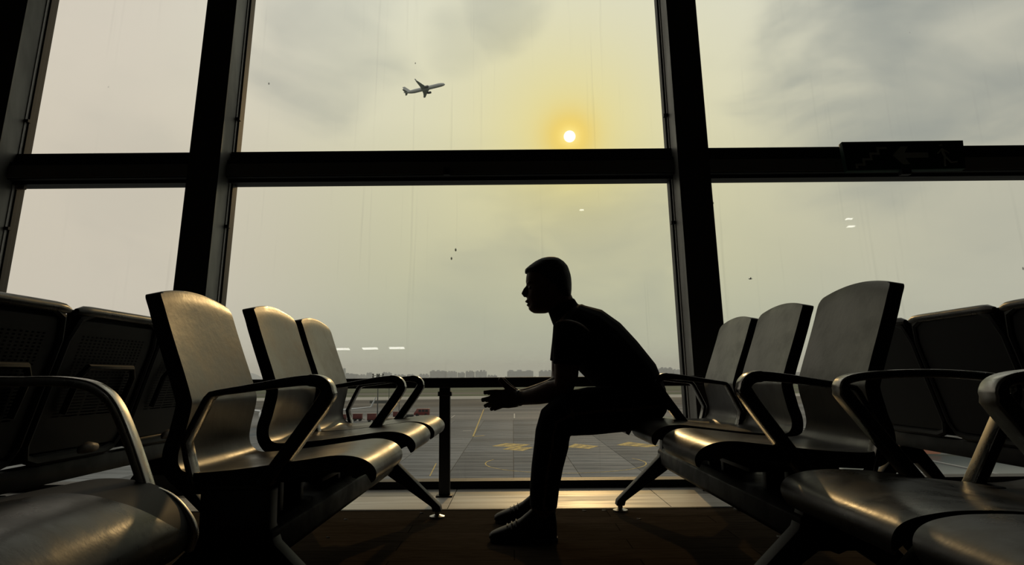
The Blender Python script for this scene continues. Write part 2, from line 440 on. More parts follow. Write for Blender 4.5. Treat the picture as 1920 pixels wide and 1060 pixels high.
# exit sign hung on the transom
def sign():
    Y = 4.19
    tl, tr, br, bl = at(1578, 266, Y + .02), at(1806, 263, Y + .02), at(1811, 316, Y), at(1589, 320, Y)
    e = empty('exit_sign', (tl + tr + br + bl) / 4); tag(e, 'unlit dark green exit sign with stairs, arrow and running figure', 'sign')
    c = Vector(e.location)
    n = (tr - tl).cross(bl - tl).normalized()
    if n.y > 0: n = -n
    n0 = n * .0
    M_G = mat('sign_green', (.010, .030, .020), .6, 0, .1); M_P = mat('sign_pictogram', (.30, .34, .31), .7, 0, .1)
    pts = [bl, br, tr, tl]
    mb = MB(); mb.hexa([p - c for p in (bl, br)] + [p - c - n * .045 for p in (br, bl)] + [p - c for p in (tl, tr)] + [p - c - n * .045 for p in (tr, tl)])
    mb.obj('panel', M_G, e, bevel=.003)
    def uv(u, v, k=.003): return tl + (tr - tl) * u + (bl - tl) * v + ((br - bl) - (tr - tl)) * u * v + n * k - c
    def flat(name, poly):
        a = [uv(*p, .0015) for p in poly]; b = [uv(*p, .004) for p in poly]; k = len(poly)
        me = mesh(name, a + b, [tuple(range(k)), tuple(range(k, 2 * k))] + [(i, (i + 1) % k, k + (i + 1) % k, k + i) for i in range(k)], M_P)
        return link(name, fixn(me), e)
    # stairs
    sp = []; steps = 4
    for i in range(steps):
        sp += [(.075 + i * .066, .80 - i * .19), (.075 + (i + 1) * .066, .80 - i * .19)] if i else [(.075, .93), (.075, .80), (.141, .80)]
    up = [(.075, .93), (.075, .78), (.141, .78), (.141, .59), (.207, .59), (.207, .40), (.273, .40), (.273, .21), (.36, .21), (.36, .28), (.292, .28), (.292, .47), (.226, .47), (.226, .66), (.16, .66), (.16, .85), (.094, .85), (.094, .93)]
    flat('stairs_pictogram', up)
    flat('arrow_pictogram', [(.40, .50), (.475, .20), (.535, .20), (.50, .42), (.695, .42), (.695, .60), (.50, .60), (.535, .82), (.475, .82)])
    fig = empty  # the running figure, in strokes
    mb = MB()
    def stroke(a, b, w):
        A, B_ = Vector(uv(*a, .003)), Vector(uv(*b, .003)); mb.tube([A, B_], w, n=6)
    stroke((.805, .16), (.806, .19), .010); stroke((.81, .30), (.83, .55), .009); stroke((.81, .32), (.775, .46), .005); stroke((.82, .32), (.87, .46), .005)
    stroke((.83, .55), (.825, .90), .006); stroke((.83, .55), (.88, .78), .006); stroke((.88, .78), (.93, .76), .005)
    mb.obj('figure_pictogram', M_P, e)
    m = (bl + br) / 2 - c
    MB().box(m.x - .03, m.x + .03, m.y + .0, m.y + .04, m.z - .03, m.z + .01).obj('bracket', M_FRAME, e)
sign()

# ================================================================== BEAM BENCHES
def ribbon(path, th, y0, y1, mats, name):
    """flat bar bent along a path in the u-z plane; th = thickness at each point; edges (sides) use material 1"""
    n = len(path); P = [np.array(p, float) for p in path]
    L, R = [], []
    for i in range(n):
        t = P[min(i + 1, n - 1)] - P[max(i - 1, 0)]; t /= (np.linalg.norm(t) + 1e-9)
        nrm = np.array([-t[1], t[0]]); h = th[i] / 2
        L.append(P[i] + nrm * h); R.append(P[i] - nrm * h)
    vs = []
    for i in range(n):
        vs += [(L[i][0], y0, L[i][1]), (L[i][0], y1, L[i][1]), (R[i][0], y1, R[i][1]), (R[i][0], y0, R[i][1])]
    fs = []; mi = []
    for i in range(n - 1):
        a, b = i * 4, (i + 1) * 4
        for k, m in ((0, 0), (1, 1), (2, 0), (3, 1)):
            fs.append((a + k, a + (k + 1) % 4, b + (k + 1) % 4, b + k)); mi.append(m)
    fs += [(0, 1, 2, 3), ((n - 1) * 4 + 3, (n - 1) * 4 + 2, (n - 1) * 4 + 1, (n - 1) * 4)]; mi += [1, 1]
    me = mesh(name, vs, fs, mats)
    for p, i in zip(me.polygons, mi): p.material_index = i
    bm = bmesh.new(); bm.from_mesh(me); bmesh.ops.recalc_face_normals(bm, faces=bm.faces)
    es = [e for e in bm.edges if len(e.link_faces) == 2 and e.link_faces[0].material_index != e.link_faces[1].material_index]
    bmesh.ops.bevel(bm, geom=es, offset=.004, segments=2, affect='EDGES', profile=.5, material=0)
    bm.to_mesh(me); bm.free()
    for p in me.polygons: p.use_smooth = True
    try: me.set_sharp_from_angle(angle=math.radians(50))
    except Exception: pass
    return me
def bezier_path(ctrl, k=6):
    return [tuple(p) for p in catmull(ctrl, k)]

PROFILE = [(-.462, .906), (-.456, .895), (-.446, .872), (-.430, .82), (-.402, .735), (-.367, .632), (-.362, .598), (-.376, .530), (-.384, .485), (-.374, .450), (-.340, .430),
           (-.25, .433), (-.16, .442), (-.05, .456), (.02, .464), (.062, .461), (.090, .449), (.104, .430), (.100, .410), (.084, .399)]
def seat_shell(profile, hw, th=.034, arch=.020, corner=.20, topc=.035, dish=.006, grow=0.0, nv=22, inset=0.0, lift=0.0, k=5, t_end=None, cfac=.58, taper=0.0, s_bend=.50):
    """one-piece seat shell: front surface swept along the profile, back surface offset behind it"""
    C = catmull(profile, k); n = len(C)
    s = [0.0]
    for i in range(1, n): s.append(s[-1] + float(np.linalg.norm(C[i] - C[i - 1])))
    S = s[-1]
    nr = []
    for i in range(n):
        t = C[min(i + 1, n - 1)] - C[max(i - 1, 0)]; t = t / np.linalg.norm(t); nr.append(np.array([-t[1], t[0]]))   # towards the sitter
    for i in range(n):
        if s[i] < .06: nr[i] = np.array([.985, .17])
    front, back = [], []
    for i in range(n):
        d_end = S - s[i]; d_top = s[i]
        h = hw - inset - taper * min(1, max(0, (s_bend - s[i]) / .10))
        if d_end < corner: q = 1 - d_end / corner; h -= corner * cfac * (1 - math.sqrt(max(0, 1 - q * q * .98)))
        if d_top < topc: q = 1 - d_top / topc; h -= topc * .7 * (1 - math.sqrt(max(0, 1 - q * q * .98)))
        fr, bk = [], []
        for j in range(nv + 1):
            v = -1 + 2 * j / nv; v = math.copysign(abs(v) ** .85, v)
            az = arch * (1 - v * v) * max(0, 1 - d_top / .22) if arch else 0
            dd = dish * (v * v) * min(1, max(0, d_end / .15))
            p = C[i] + nr[i] * (dd + lift)
            b = C[i] - nr[i] * ((t_end[i * (len(t_end) - 1) // (n - 1)] if t_end else th) - dd)
            fr.append((p[0], v * h, p[1] + az - arch * .6 * max(0, 1 - d_top / .22)))
            bk.append((b[0], v * h, b[1] + az - arch * .6 * max(0, 1 - d_top / .22)))
        front.append(fr); back.append(bk)
    W_ = nv + 1; vs = [p for r in front for p in r] + [p for r in back for p in r]; o = n * W_
    fs = []
    for i in range(n - 1):
        for j in range(nv):
            a = i * W_ + j
            fs.append((a, a + 1, a + W_ + 1, a + W_)); fs.append((o + a, o + a + W_, o + a + W_ + 1, o + a + 1))
        fs.append((i * W_, (i + 1) * W_, o + (i + 1) * W_, o + i * W_)); a = i * W_ + nv; fs.append((a, o + a, o + a + W_, a + W_))
    for j in range(nv):
        fs.append((j, o + j, o + j + 1, j + 1)); a = (n - 1) * W_ + j; fs.append((a, a + 1, o + a + 1, o + a))
    return vs, fs
def shell_mesh(name, m, ang=50, **k):
    vs, fs = seat_shell(**k)
    me = fixn(mesh(name, vs, fs, m, True))
    try: me.set_sharp_from_angle(angle=math.radians(ang))
    except Exception: pass
    return me

MOD = .53
SEATW = (.226, .808, 1.318)
def upright(prof, k): return [(u + max(0.0, z - .62) * k, z) for u, z in prof]
def pad_t(n=40): return [-.0005 if i < n * .70 else -.0005 + .046 * min(1, (i - n * .70) / (n * .06)) for i in range(n)]
def leg_frame_mesh(y0, y1):
    half = [(-.14, .385), (-.14, .30), (-.125, .258), (.085, .055), (.090, .030), (.050, .030), (.044, .052), (-.185, .212)]
    cx = -.225
    right = half
    poly = right + [(-.225, .196)] + [(2 * cx - u, z) for u, z in reversed(half)]
    return MB().prism(poly, 'y', y0, y1)
ARM1 = bezier_path([(-.165, .392), (-.105, .475), (-.028, .585), (-.014, .618), (-.030, .640), (-.062, .6455), (-.12, .6405), (-.20, .629), (-.285, .617)], 6) + \
       [(-.302, .613), (-.312, .602), (-.335, .555), (-.362, .498), (-.352, .455), (-.335, .398), (-.328, .388)]
TH1 = []
for i, p in enumerate(ARM1):
    u, z = p
    if i < 18: TH1.append(.034)
    elif u > -.06: TH1.append(.030)
    elif u > -.29: TH1.append(.026 + (u + .06) / .23 * .012)
    else: TH1.append(.015)
_mesh_cache = {}
def bench1(origin, rz, sgn, label, seats=3, arms=(0, 2, 3), tweak=None, up=0.0):
    """beam bench: seats from w=0 outwards along local sgn*y"""
    e = empty('beam_bench', origin, rz); tag(e, label, 'bench', 'waiting hall beam benches')
    if 'shell' not in _mesh_cache:
        _mesh_cache['arm'] = ribbon(ARM1, TH1, -.024, .024, [M_ARM, M_ARMSIDE], 'armrest')
        _mesh_cache['bar'] = MB().box(-.34, -.15, -.02, .02, .374, .394).me('lower_bar', M_LEG, bevel=.003)
        _mesh_cache['leg'] = leg_frame_mesh(-.028, .028).me('leg_frame', M_LEG, bevel=.004)
        _mesh_cache['glide'] = MB().lathe([(.036, 0), (.036, .008), (.012, .016), (.012, .034)], 14).me('foot_glide', M_ALU, smooth=True)
        sp = MB(); sp.box(-.29, -.17, -.10, -.07, .29, .392); sp.box(-.29, -.17, .07, .10, .29, .392); sp.box(-.30, -.05, -.13, .13, .384, .396)
        _mesh_cache['support'] = sp.me('seat_support', M_LEG, bevel=.002)
    pf = upright(PROFILE, up)
    sh = shell_mesh('seat_shell', M_SHELL, profile=pf, hw=.238, th=.036, taper=.026)
    pd = shell_mesh('upholstery', M_PAD, ang=70, profile=pf, hw=.2385, th=-.0005, lift=.005, inset=.0, t_end=pad_t(), taper=.026)
    for i in range(seats):
        yc = sgn * SEATW[i]
        s = link('seat_shell', sh, e, (0, yc, 0))
        link('upholstery', pd, s)
        sp = link('seat_support', _mesh_cache['support'], e, (0, yc, 0))
        if tweak and i in tweak:
            du, dy, dz, ry = tweak[i]
            s.location = (du, yc + sgn * dy, dz); s.rotation_euler = (0, ry, 0)
    for a in arms:
        ar = link('armrest', _mesh_cache['arm'], e, (0, sgn * a * MOD, 0))
        link('lower_bar', _mesh_cache['bar'], ar)
    L = seats * MOD
    y0, y1 = sorted((sgn * -.03, sgn * (L + .03)))
    MB().prism([(-.32, .225), (-.30, .205), (-.15, .205), (-.13, .225), (-.13, .285), (-.15, .305), (-.30, .305), (-.32, .285)], 'y', y0, y1).obj('beam', M_BEAM, e, bevel=.004)
    for w in (0.0, L):
        lg = link('leg_frame', _mesh_cache['leg'], e, (0, sgn * w, 0))
        for u in (.068, -.518): link('foot_glide', _mesh_cache['glide'], lg, (u, 0, 0))
    return e
TW = {0: (-.004, 0, -.012, -.012)}
A = bench1((-.4457, 1.72, 0), math.radians(-.63), 1, 'brown-grey three-seat bench on the left, opposite the seated person', tweak=TW)
TWD = {0: (0, 0, .004, .008), 1: (-.004, 0, .006, 0)}
DB = bench1((.5983, 1.8314, 0), math.pi + math.radians(.557), -1, 'brown-grey three-seat bench on the right that the person sits on', tweak=TWD, up=0.0)

# ---- near right bench: lower, deeper seats, triangular arms
PROF2 = [(-.66, .872), (-.64, .874), (-.615, .845), (-.57, .70), (-.535, .58), (-.515, .50), (-.50, .43), (-.47, .392), (-.40, .376), (-.32, .374), (-.22, .383), (-.12, .397), (-.03, .407),
         (.06, .408), (.12, .402), (.150, .390), (.160, .372), (.155, .350), (.14, .338)]
ARM2 = [(-.20, .352)] + bezier_path([(-.19, .375), (-.09, .505), (-.018, .598), (-.010, .622), (-.032, .638), (-.09, .646), (-.19, .650), (-.30, .647), (-.40, .636), (-.440, .618), (-.430, .58), (-.36, .45), (-.317, .372)], 5) + [(-.31, .352)]
TH2 = [.032 if i < 13 else (.020 if p[1] > .60 else .030) for i, p in enumerate(ARM2)]
def bench2(origin, rz, sgn, label, seats=2):
    mod = .55
    e = empty('beam_bench', origin, rz); tag(e, label, 'bench', 'waiting hall beam benches')
    sh = shell_mesh('seat_shell', M_SHELL, profile=PROF2, hw=.262, th=.040, corner=.12)
    pd = shell_mesh('upholstery', M_LEATHER, ang=70, profile=PROF2, hw=.262, th=-.0005, lift=.005, inset=.002, corner=.12)
    arm = ribbon(ARM2, TH2, -.024, .024, [M_ALU, M_ARMSIDE], 'armrest')
    leg = leg_frame_mesh(-.03, .03); leg = leg.me('leg_frame', M_LEG, bevel=.004); leg.transform(Matrix.Translation((-.03, 0, -.0)))
    for i in range(seats):
        s = link('seat_shell', sh, e, (0, sgn * (i + .5) * mod, 0)); link('upholstery', pd, s)
        MB().box(-.36, -.14, sgn * (i + .5) * mod - .12, sgn * (i + .5) * mod + .12, .29, .335).obj('seat_support', M_LEG, e)
    for i in range(seats + 1): link('armrest', arm, e, (0, sgn * i * mod, 0))
    L = seats * mod
    y0, y1 = sorted((sgn * -.03, sgn * (L + .03)))
    MB().prism([(-.35, .225), (-.33, .205), (-.17, .205), (-.15, .225), (-.15, .285), (-.17, .305), (-.33, .305), (-.35, .285)], 'y', y0, y1).obj('beam', M_BEAM, e, bevel=.004)
    for w in (0.06, L - .06):
        lg = link('leg_frame', leg, e, (0, sgn * w, 0))
        for u in (.038, -.548): link('foot_glide', _mesh_cache['glide'], lg, (u, 0, 0))
    return e
E2 = bench2((.81, 1.73, 0), math.pi, 1, 'black leather bench in the right foreground, cut off by the picture edge')

# ---- near left bench: fat cushions, hoop arms
def bench3(origin, rz, sgn, label, seats=2):
    mod = .56
    e = empty('beam_bench', origin, rz); tag(e, label, 'bench', 'waiting hall beam benches')
    prof = [(-.62, .872), (-.60, .874), (-.585, .85), (-.55, .72), (-.52, .60), (-.505, .53), (-.49, .47), (-.46, .437), (-.40, .428), (-.30, .440), (-.20, .458), (-.13, .470), (-.07, .468), (-.02, .456), (.015, .434), (.035, .408), (.042, .385), (.037, .362), (.02, .345)]
    sh = shell_mesh('seat_shell', M_SHELL, profile=prof, hw=.272, th=.05, corner=.05)
    pd = shell_mesh('upholstery', M_LEATHER, ang=70, profile=prof, hw=.272, th=-.0005, lift=.005, inset=.002, corner=.05, dish=-.012)
    trim_path = bezier_path([(-.10, .468), (-.045, .461), (.002, .443), (.034, .412), (.048, .382), (.040, .352)], 5)
    trim = ribbon(trim_path, [.016] * len(trim_path), -.007, .007, [M_ALU, M_ALU], 'side_trim')
    path = bezier_path([(-.40, .60), (-.37, .645), (-.28, .6490), (-.22, .6490), (-.165, .642), (-.132, .626), (-.110, .602), (-.090, .565), (-.070, .52), (-.050, .47), (-.036, .43)], 5)
    arm = ribbon(path, [.018] * len(path), -.016, .016, [M_ALU, M_ALU], 'armrest')
    leg = leg_frame_mesh(-.03, .03).me('leg_frame', M_LEG, bevel=.004); leg.transform(Matrix.Translation((-.06, 0, 0)))
    for i in range(seats):
        yc = sgn * (i + .5) * mod
        s = link('seat_shell', sh, e, (0, yc, 0)); link('upholstery', pd, s)
        for q in (-1, 1): link('side_trim', trim, s, (0, q * .268, 0))
        MB().box(-.36, -.14, yc - .12, yc + .12, .29, .40).obj('seat_support', M_LEG, e)
    for i in range(seats + 1): link('armrest', arm, e, (0, sgn * i * mod, 0))
    L = seats * mod
    y0, y1 = sorted((sgn * -.03, sgn * (L + .03)))
    MB().box(-.38, -.2, y0, y1, .21, .30).obj('beam', M_BEAM, e, bevel=.01)
    for w in (0.25, L - .06):
        lg = link('leg_frame', leg, e, (0, sgn * w, 0))
        for u in (.008, -.578): link('foot_glide', _mesh_cache['glide'], lg, (u, 0, 0))
    return e
C3 = bench3((-.612, 1.26, 0), 0.0, -1, 'black leather bench in the left foreground with a curved metal arm')

# ---- benches standing back to back behind the front ones: perforated steel backs
def bench4(origin, rz, sgn, mod, seats, label, loops=True):
    e = empty('steel_bench', origin, rz); tag(e, label, 'bench', 'perforated steel benches')
    # local u: forward; the back leans away from the sitter. u=0 at top of the back
    hw = mod / 2 - .018
    z0, z1 = .385, .878
    def back_u(z): return .155 * (z1 - z) / (z1 - z0)
    def P(v, z, off=0.0): return (back_u(z) + off, v, z)
    key = ('b4', mod)
    if key not in _mesh_cache:
        # side rails and top: frame ring with rounded corners
        pts = []
        R = .06
        ring = [(-hw, z0 + R), (-hw, z1 - R * 1.6), (-hw + R * .45, z1 - R * .4), (-hw + R * 1.5, z1), (hw - R * 1.5, z1), (hw - R * .45, z1 - R * .4), (hw, z1 - R * 1.6), (hw, z0 + R), (hw - R * .4, z0 + R * .25), (hw - R * 1.3, z0), (-hw + R * 1.3, z0), (-hw + R * .4, z0 + R * .25), (-hw, z0 + R)]
        fm = MB().tube([P(v, z) for v, z in ring], .016, n=8)
        _mesh_cache[key] = fm.me('back_frame', M_SHELL, smooth=True)
        # perforated sheet: real holes
        mb = MB(); nc, nrw = 20, 40
        vsx = [-hw + .012 + (2 * hw - .024) * i / (nc * 2 + 1) for i in range(nc * 2 + 2)]
        zsx = [z0 + .03 + (z1 - z0 - .06) * i / (nrw * 2 + 1) for i in range(nrw * 2 + 2)]
        verts = [P(v, z, -.004) for z in zsx for v in vsx]; nvx = len(vsx); fs = []
        for i in range(len(zsx) - 1):
            zc = (zsx[i] + zsx[i + 1]) / 2
            for j in range(nvx - 1):
                hole = (i % 2 == 1) and ((j % 2 == 1) or (zc < .66 and j % 8 not in (0,))) and .52 < zc < .80 and 4 < j < nvx - 6
                if not hole: fs.append((i * nvx + j, i * nvx + j + 1, (i + 1) * nvx + j + 1, (i + 1) * nvx + j))
        me = mesh('perforated_sheet', verts, fs, M_PERF); _mesh_cache[key + ('s',)] = me
        bk = [P(v, z, .022) for z in (z0 + .02, z1 + .004) for v in (-hw + .008, hw - .008)] ; bk2 = [(p[0] + .012, p[1], p[2]) for p in bk]
        _mesh_cache[key + ('k',)] = MB().hexa([bk[0], bk[1], bk2[1], bk2[0], bk[2], bk[3], bk2[3], bk2[2]]).me('front_pad', M_SHELL)
        _mesh_cache[key + ('o',)] = MB().hexa([(p[0] - .028, p[1], p[2]) for p in (bk[0], bk[1], bk2[1], bk2[0], bk[2], bk[3], bk2[3], bk2[2])]).me('back_panel', M_SHELL)
        # padded top roll
        _mesh_cache[key + ('p',)] = MB().tube([P(v, z1 + .002 - .03 * max(0, abs(v) / hw - .7) ** 1.5, .0) for v in [hw * (-1 + i / 8) for i in range(17)]], [.010] + [.018] * 15 + [.010], n=10).me('top_roll', M_LEATHER, smooth=True)
        # seat pan
        sp = [(.16, .40), (.22, .385), (.35, .39), (.50, .40), (.58, .405), (.61, .39)]
        _mesh_cache[key + ('q',)] = ribbon(bezier_path(sp, 4), [.02] * 21, -hw, hw, [M_PERF, M_SHELL], 'seat_pan')
        bu = MB(); 
        bu.tube([(.10, -.055, .405), (.10, -.04, .412), (.10, 0, .416), (.10, .04, .410), (.10, .055, .402)], [.004, .016, .020, .014, .004], n=10)
        _mesh_cache[key + ('t',)] = bu.me('rear_bumper', M_TAN, smooth=True)
        lp = bezier_path([(.0, .50), (.0, .60), (.0, .66), (.0, .68)], 3)
        h2 = hw * .62
        hd = MB().tube([P(-h2, .54, -.02), P(-h2, .66, -.026), P(-h2 + .03, .695, -.028), P(h2 - .03, .695, -.028), P(h2, .66, -.026), P(h2, .54, -.02)], .011, n=8)
        _mesh_cache[key + ('h',)] = hd.me('back_hoop', M_SHELL, smooth=True)
    for i in range(seats):
        yc = sgn * (i + .5) * mod
        f = link('back_frame', _mesh_cache[key], e, (0, yc, 0))
        link('perforated_sheet' if loops else 'back_panel', _mesh_cache[key + ('s' if loops else 'o',)], f); link('front_pad', _mesh_cache[key + ('k',)], f); link('top_roll', _mesh_cache[key + ('p',)], f)
        link('seat_pan', _mesh_cache[key + ('q',)], e, (0, yc, 0))
        if loops:
            link('back_hoop', _mesh_cache[key + ('h',)], f)
            link('rear_bumper', _mesh_cache[key + ('t',)], e, (-.02, yc - sgn * .02, 0))
    L = seats * mod
    y0, y1 = sorted((sgn * .02, sgn * (L - .02)))
    MB().box(.16, .22, y0, y1, .30, .368).obj('beam', M_BEAM, e, bevel=.006)
    for w in (mod * .9, L - mod * .25):
        mb = MB(); poly = [(.14, .30), (.24, .30), (.30, .22), (.43, .03), (.39, .03), (.22, .22), (.16, .22), (-.04, .03), (-.08, .03), (.08, .22)]
        lg = mb.prism(poly, 'y', sgn * w - .025, sgn * w + .025).obj('leg_frame', M_BEAM, e, bevel=.003)
        for u in (.41, -.06): link('foot_glide', _mesh_cache['glide'], lg, (u, sgn * w, 0))
    return e
bench4((-1.43, 1.64, 0), math.pi, -1, .57, 3, 'black perforated steel bench at the far left, seen from behind')
bench4((1.73, 1.86, 0), 0.0, 1, .56, 3, 'black bench at the far right, seen from behind', loops=False)

# ================================================================== THE SEATED PERSON
YM = 3.02
def loft(spec, n=20, cap_dome=True):
    """spec rows: (px, py, Y, r_px in the picture plane, r_y metres) -> closed solid"""
    rows = []
    for (px, py, Y, rp, ry) in spec:
        rows.append((at(px, py, Y), rp * mpp(Y), ry))
    out_v, out_f = [], []
    k = len(rows); P = [r[0] for r in rows]
    rings = []
    for i in range(k):
        t = (P[min(i + 1, k - 1)] - P[max(i - 1, 0)]).normalized()
        side = Vector((0, 1, 0)); side = (side - t * side.dot(t)).normalized()
        up = side.cross(t).normalized()
        rings.append((P[i], t, up, side, rows[i][1], rows[i][2]))
    allr = []
    p, t, up, sd, a, b = rings[0]
    if cap_dome: 
        for q in (.35, .75): allr.append((p - t * a * (1 - q) * .55, up, sd, a * math.sin(q * math.pi / 2 + .15), b * math.sin(q * math.pi / 2 + .15)))
    for r in rings: allr.append((r[0], r[2], r[3], r[4], r[5]))
    p, t, up, sd, a, b = rings[-1]
    if cap_dome:
        for q in (.75, .35): allr.append((p + t * a * (1 - q) * .55, up, sd, a * math.sin(q * math.pi / 2 + .15), b * math.sin(q * math.pi / 2 + .15)))
    for (c, u_, s_, a_, b_) in allr:
        for j in range(n):
            q = 2 * math.pi * j / n
            out_v.append(c + u_ * (a_ * math.cos(q)) + s_ * (b_ * math.sin(q)))
    m = len(allr)
    for i in range(m - 1):
        for j in range(n): out_f.append((i * n + j, i * n + (j + 1) % n, (i + 1) * n + (j + 1) % n, (i + 1) * n + j))
    out_f += [tuple(reversed(range(n))), tuple(range((m - 1) * n, m * n))]
    return out_v, out_f
def slices(rows, Yc, n=28, power=2.3):
    """head-like solid from horizontal slices: (py, px_front, px_back, half width m)"""
    vs, fs = [], []
    for (py, xf, xb, hw) in rows:
        for j in range(n):
            q = 2 * math.pi * j / n; c, s = math.cos(q), math.sin(q)
            c = math.copysign(abs(c) ** (2 / power), c); s = math.copysign(abs(s) ** (2 / power), s)
            x = (xf + xb) / 2 - (xb - xf) / 2 * c
            p = at(x, py, Yc); vs.append(Vector((p.x, Yc + hw * s, p.z)))
    m = len(rows)
    for i in range(m - 1):
        for j in range(n): fs.append((i * n + j, i * n + (j + 1) % n, (i + 1) * n + (j + 1) % n, (i + 1) * n + j))
    fs += [tuple(reversed(range(n))), tuple(range((m - 1) * n, m * n))]
    return vs, fs
def ellipsoid(c, r, n=14):
    vs, fs = [], []
    for i in range(1, n):
        th = math.pi * i / n
        for j in range(n):
            q = 2 * math.pi * j / n
            vs.append(Vector(c) + Vector((r[0] * math.sin(th) * math.cos(q), r[1] * math.sin(th) * math.sin(q), r[2] * math.cos(th))))
    for i in range(n - 2):
        for j in range(n): fs.append((i * n + j, i * n + (j + 1) % n, (i + 1) * n + (j + 1) % n, (i + 1) * n + j))
    fs += [tuple(reversed(range(n))), tuple(range((n - 2) * n, (n - 1) * n))]
    return vs, fs
def fuse(name, parts, m, parent, voxel=.006, smooth=3, origin=Vector((0, 0, 0))):
    """several solids grown together into one continuous surface"""
    mb = MB()
    for v, f in parts: mb.add([Vector(p) - origin for p in v], f)
    tmp = link(name + '_tmp', fixn(mesh(name, mb.v, mb.f, m)))
    md = tmp.modifiers.new('r', 'REMESH'); md.mode = 'VOXEL'; md.voxel_size = voxel; md.use_smooth_shade = True
    if smooth:
        sm = tmp.modifiers.new('s', 'SMOOTH'); sm.iterations = smooth; sm.factor = .5
    dg = bpy.context.evaluated_depsgraph_get()
    me = bpy.data.meshes.new_from_object(tmp.evaluated_get(dg)); me.name = name
    bpy.data.objects.remove(tmp)
    if not me.materials: me.materials.append(m)
    for p in me.polygons: p.use_smooth = True
    return link(name, me, parent)

YN, YF = YM - .185, YM + .17       # near side (the person's left) and far side
base = at(1020, 1016, YN); origin = Vector((at(1200, 800, YM).x, YM, 0.0))
person = empty('person', origin)
tag(person, 'person in dark polo shirt and trousers sitting hunched forward with hands held together', 'person')
M_SKIN = mat('skin', (.11, .058, .038), .6, 0, .25, var=.15, vscale=20)
M_SHIRT = mat('black_polo_cloth', (.008, .008, .009), .95, 0, .1, bump=.15, bscale=90)
M_TROUS = mat('dark_trouser_cloth', (.010, .0105, .013), .9, 0, .12, bump=.12, bscale=120)
M_HAIR = mat('dark_hair', (.008, .006, .005), .6, 0, .3, bump=.3, bscale=200)
M_SHOE = mat('dark_shoe_leather', (.014, .012, .010), .5, 0, .15)

torso = [(1212, 772, YM, 30, .15), (1204, 748, YM, 44, .165), (1186, 714, YM, 50, .165), (1152, 680, YM, 56, .165), (1121, 648, YM, 57, .18), (1092, 622, YM, 52, .185), (1070, 604, YM, 38, .15), (1056, 590, YM, 26, .07)]
neck = [(1075, 604, YM, 28, .068), (1057, 585, YM, 27, .062), (1048, 564, YM, 26, .060), (1042, 548, YM, 25, .058)]
skull = [(484.5, 1020, 1042, .016), (487, 1010, 1049, .036), (492, 1002, 1055, .052), (500, 994, 1061, .064), (510, 988.5, 1065, .071), (520, 986.5, 1068, .074), (529, 986, 1069.5, .075), (534, 987, 1070, .075), (538, 989.5, 1070, .074),
         (545, 990, 1070, .072), (552, 989, 1069, .070), (558, 987.5, 1066, .066), (563, 988.5, 1062, .063), (567, 990, 1057, .060), (570, 992, 1053, .057), (575, 991.5, 1048, .053), (580, 991, 1042, .047), (584, 995, 1034, .038), (587.5, 1001, 1024, .022)]
def legs(grow=0.0):
    near = [(1212, 762, YM - .07, 40 + grow, .10), (1165, 767, YM - .11, 42 + grow, .098), (1105, 771, YM - .15, 44 + grow, .092), (1062, 777, YN, 41 + grow, .082), (1042, 790, YN, 34 + grow, .072), (1036, 812, YN, 32 + grow, .066),
            (1034, 834, YN, 32 + grow, .064), (1026, 876, YN, 29 + grow, .060), (1021, 915, YN, 27 + grow, .056), (1019, 948, YN, 25 + grow, .056)]
    far = [(1212, 762, YM + .07, 36 + grow, .10), (1165, 765, YM + .11, 37 + grow, .095), (1110, 764, YM + .15, 36 + grow, .088), (1070, 766, YF, 34 + grow, .08), (1052, 778, YF, 29 + grow, .07), (1044, 805, YF, 27 + grow, .064),
           (1039, 834, YF, 26 + grow, .06), (1030, 876, YF, 24 + grow, .056), (1024, 905, YF, 22 + grow, .052), (1020, 922, YF, 21 + grow, .052)]
    return near, far
def arm(near=True, grow=0):
    if near:
        Y0, Y1, Y2 = YM - .20, YM - .17, YM - .035
        return [(1073, 620, Y0 + .02, 35 + grow, .055), (1066, 645, Y0 - .01, 29 + grow, .05), (1063, 675, Y0 - .01, 24 + grow, .046), (1062, 705, Y0, 22 + grow, .042), (1056, 727, Y1, 21 + grow, .040), (1034, 735, Y1 + .03, 20.5 + grow, .038), (1008, 742, Y1 + .07, 16.5 + grow, .034), (985, 746, Y2 - .02, 13.5 + grow, .028), (968, 747, Y2, 13 + grow, .023)]
    Y0, Y1, Y2 = YM + .20, YM + .17, YM + .02
    return [(1078, 618, Y0 - .02, 31 + grow, .055), (1062, 645, Y0 + .01, 26 + grow, .05), (1056, 672, Y0 + .01, 22 + grow, .046), (1053, 702, Y0, 19 + grow, .042), (1048, 720, Y1, 18 + grow, .040), (1030, 730, Y1 - .03, 17 + grow, .036), (1006, 736, Y1 - .08, 14.5 + grow, .032), (985, 741, Y2 + .02, 12.5 + grow, .027), (968, 744, Y2, 12 + grow, .022)]
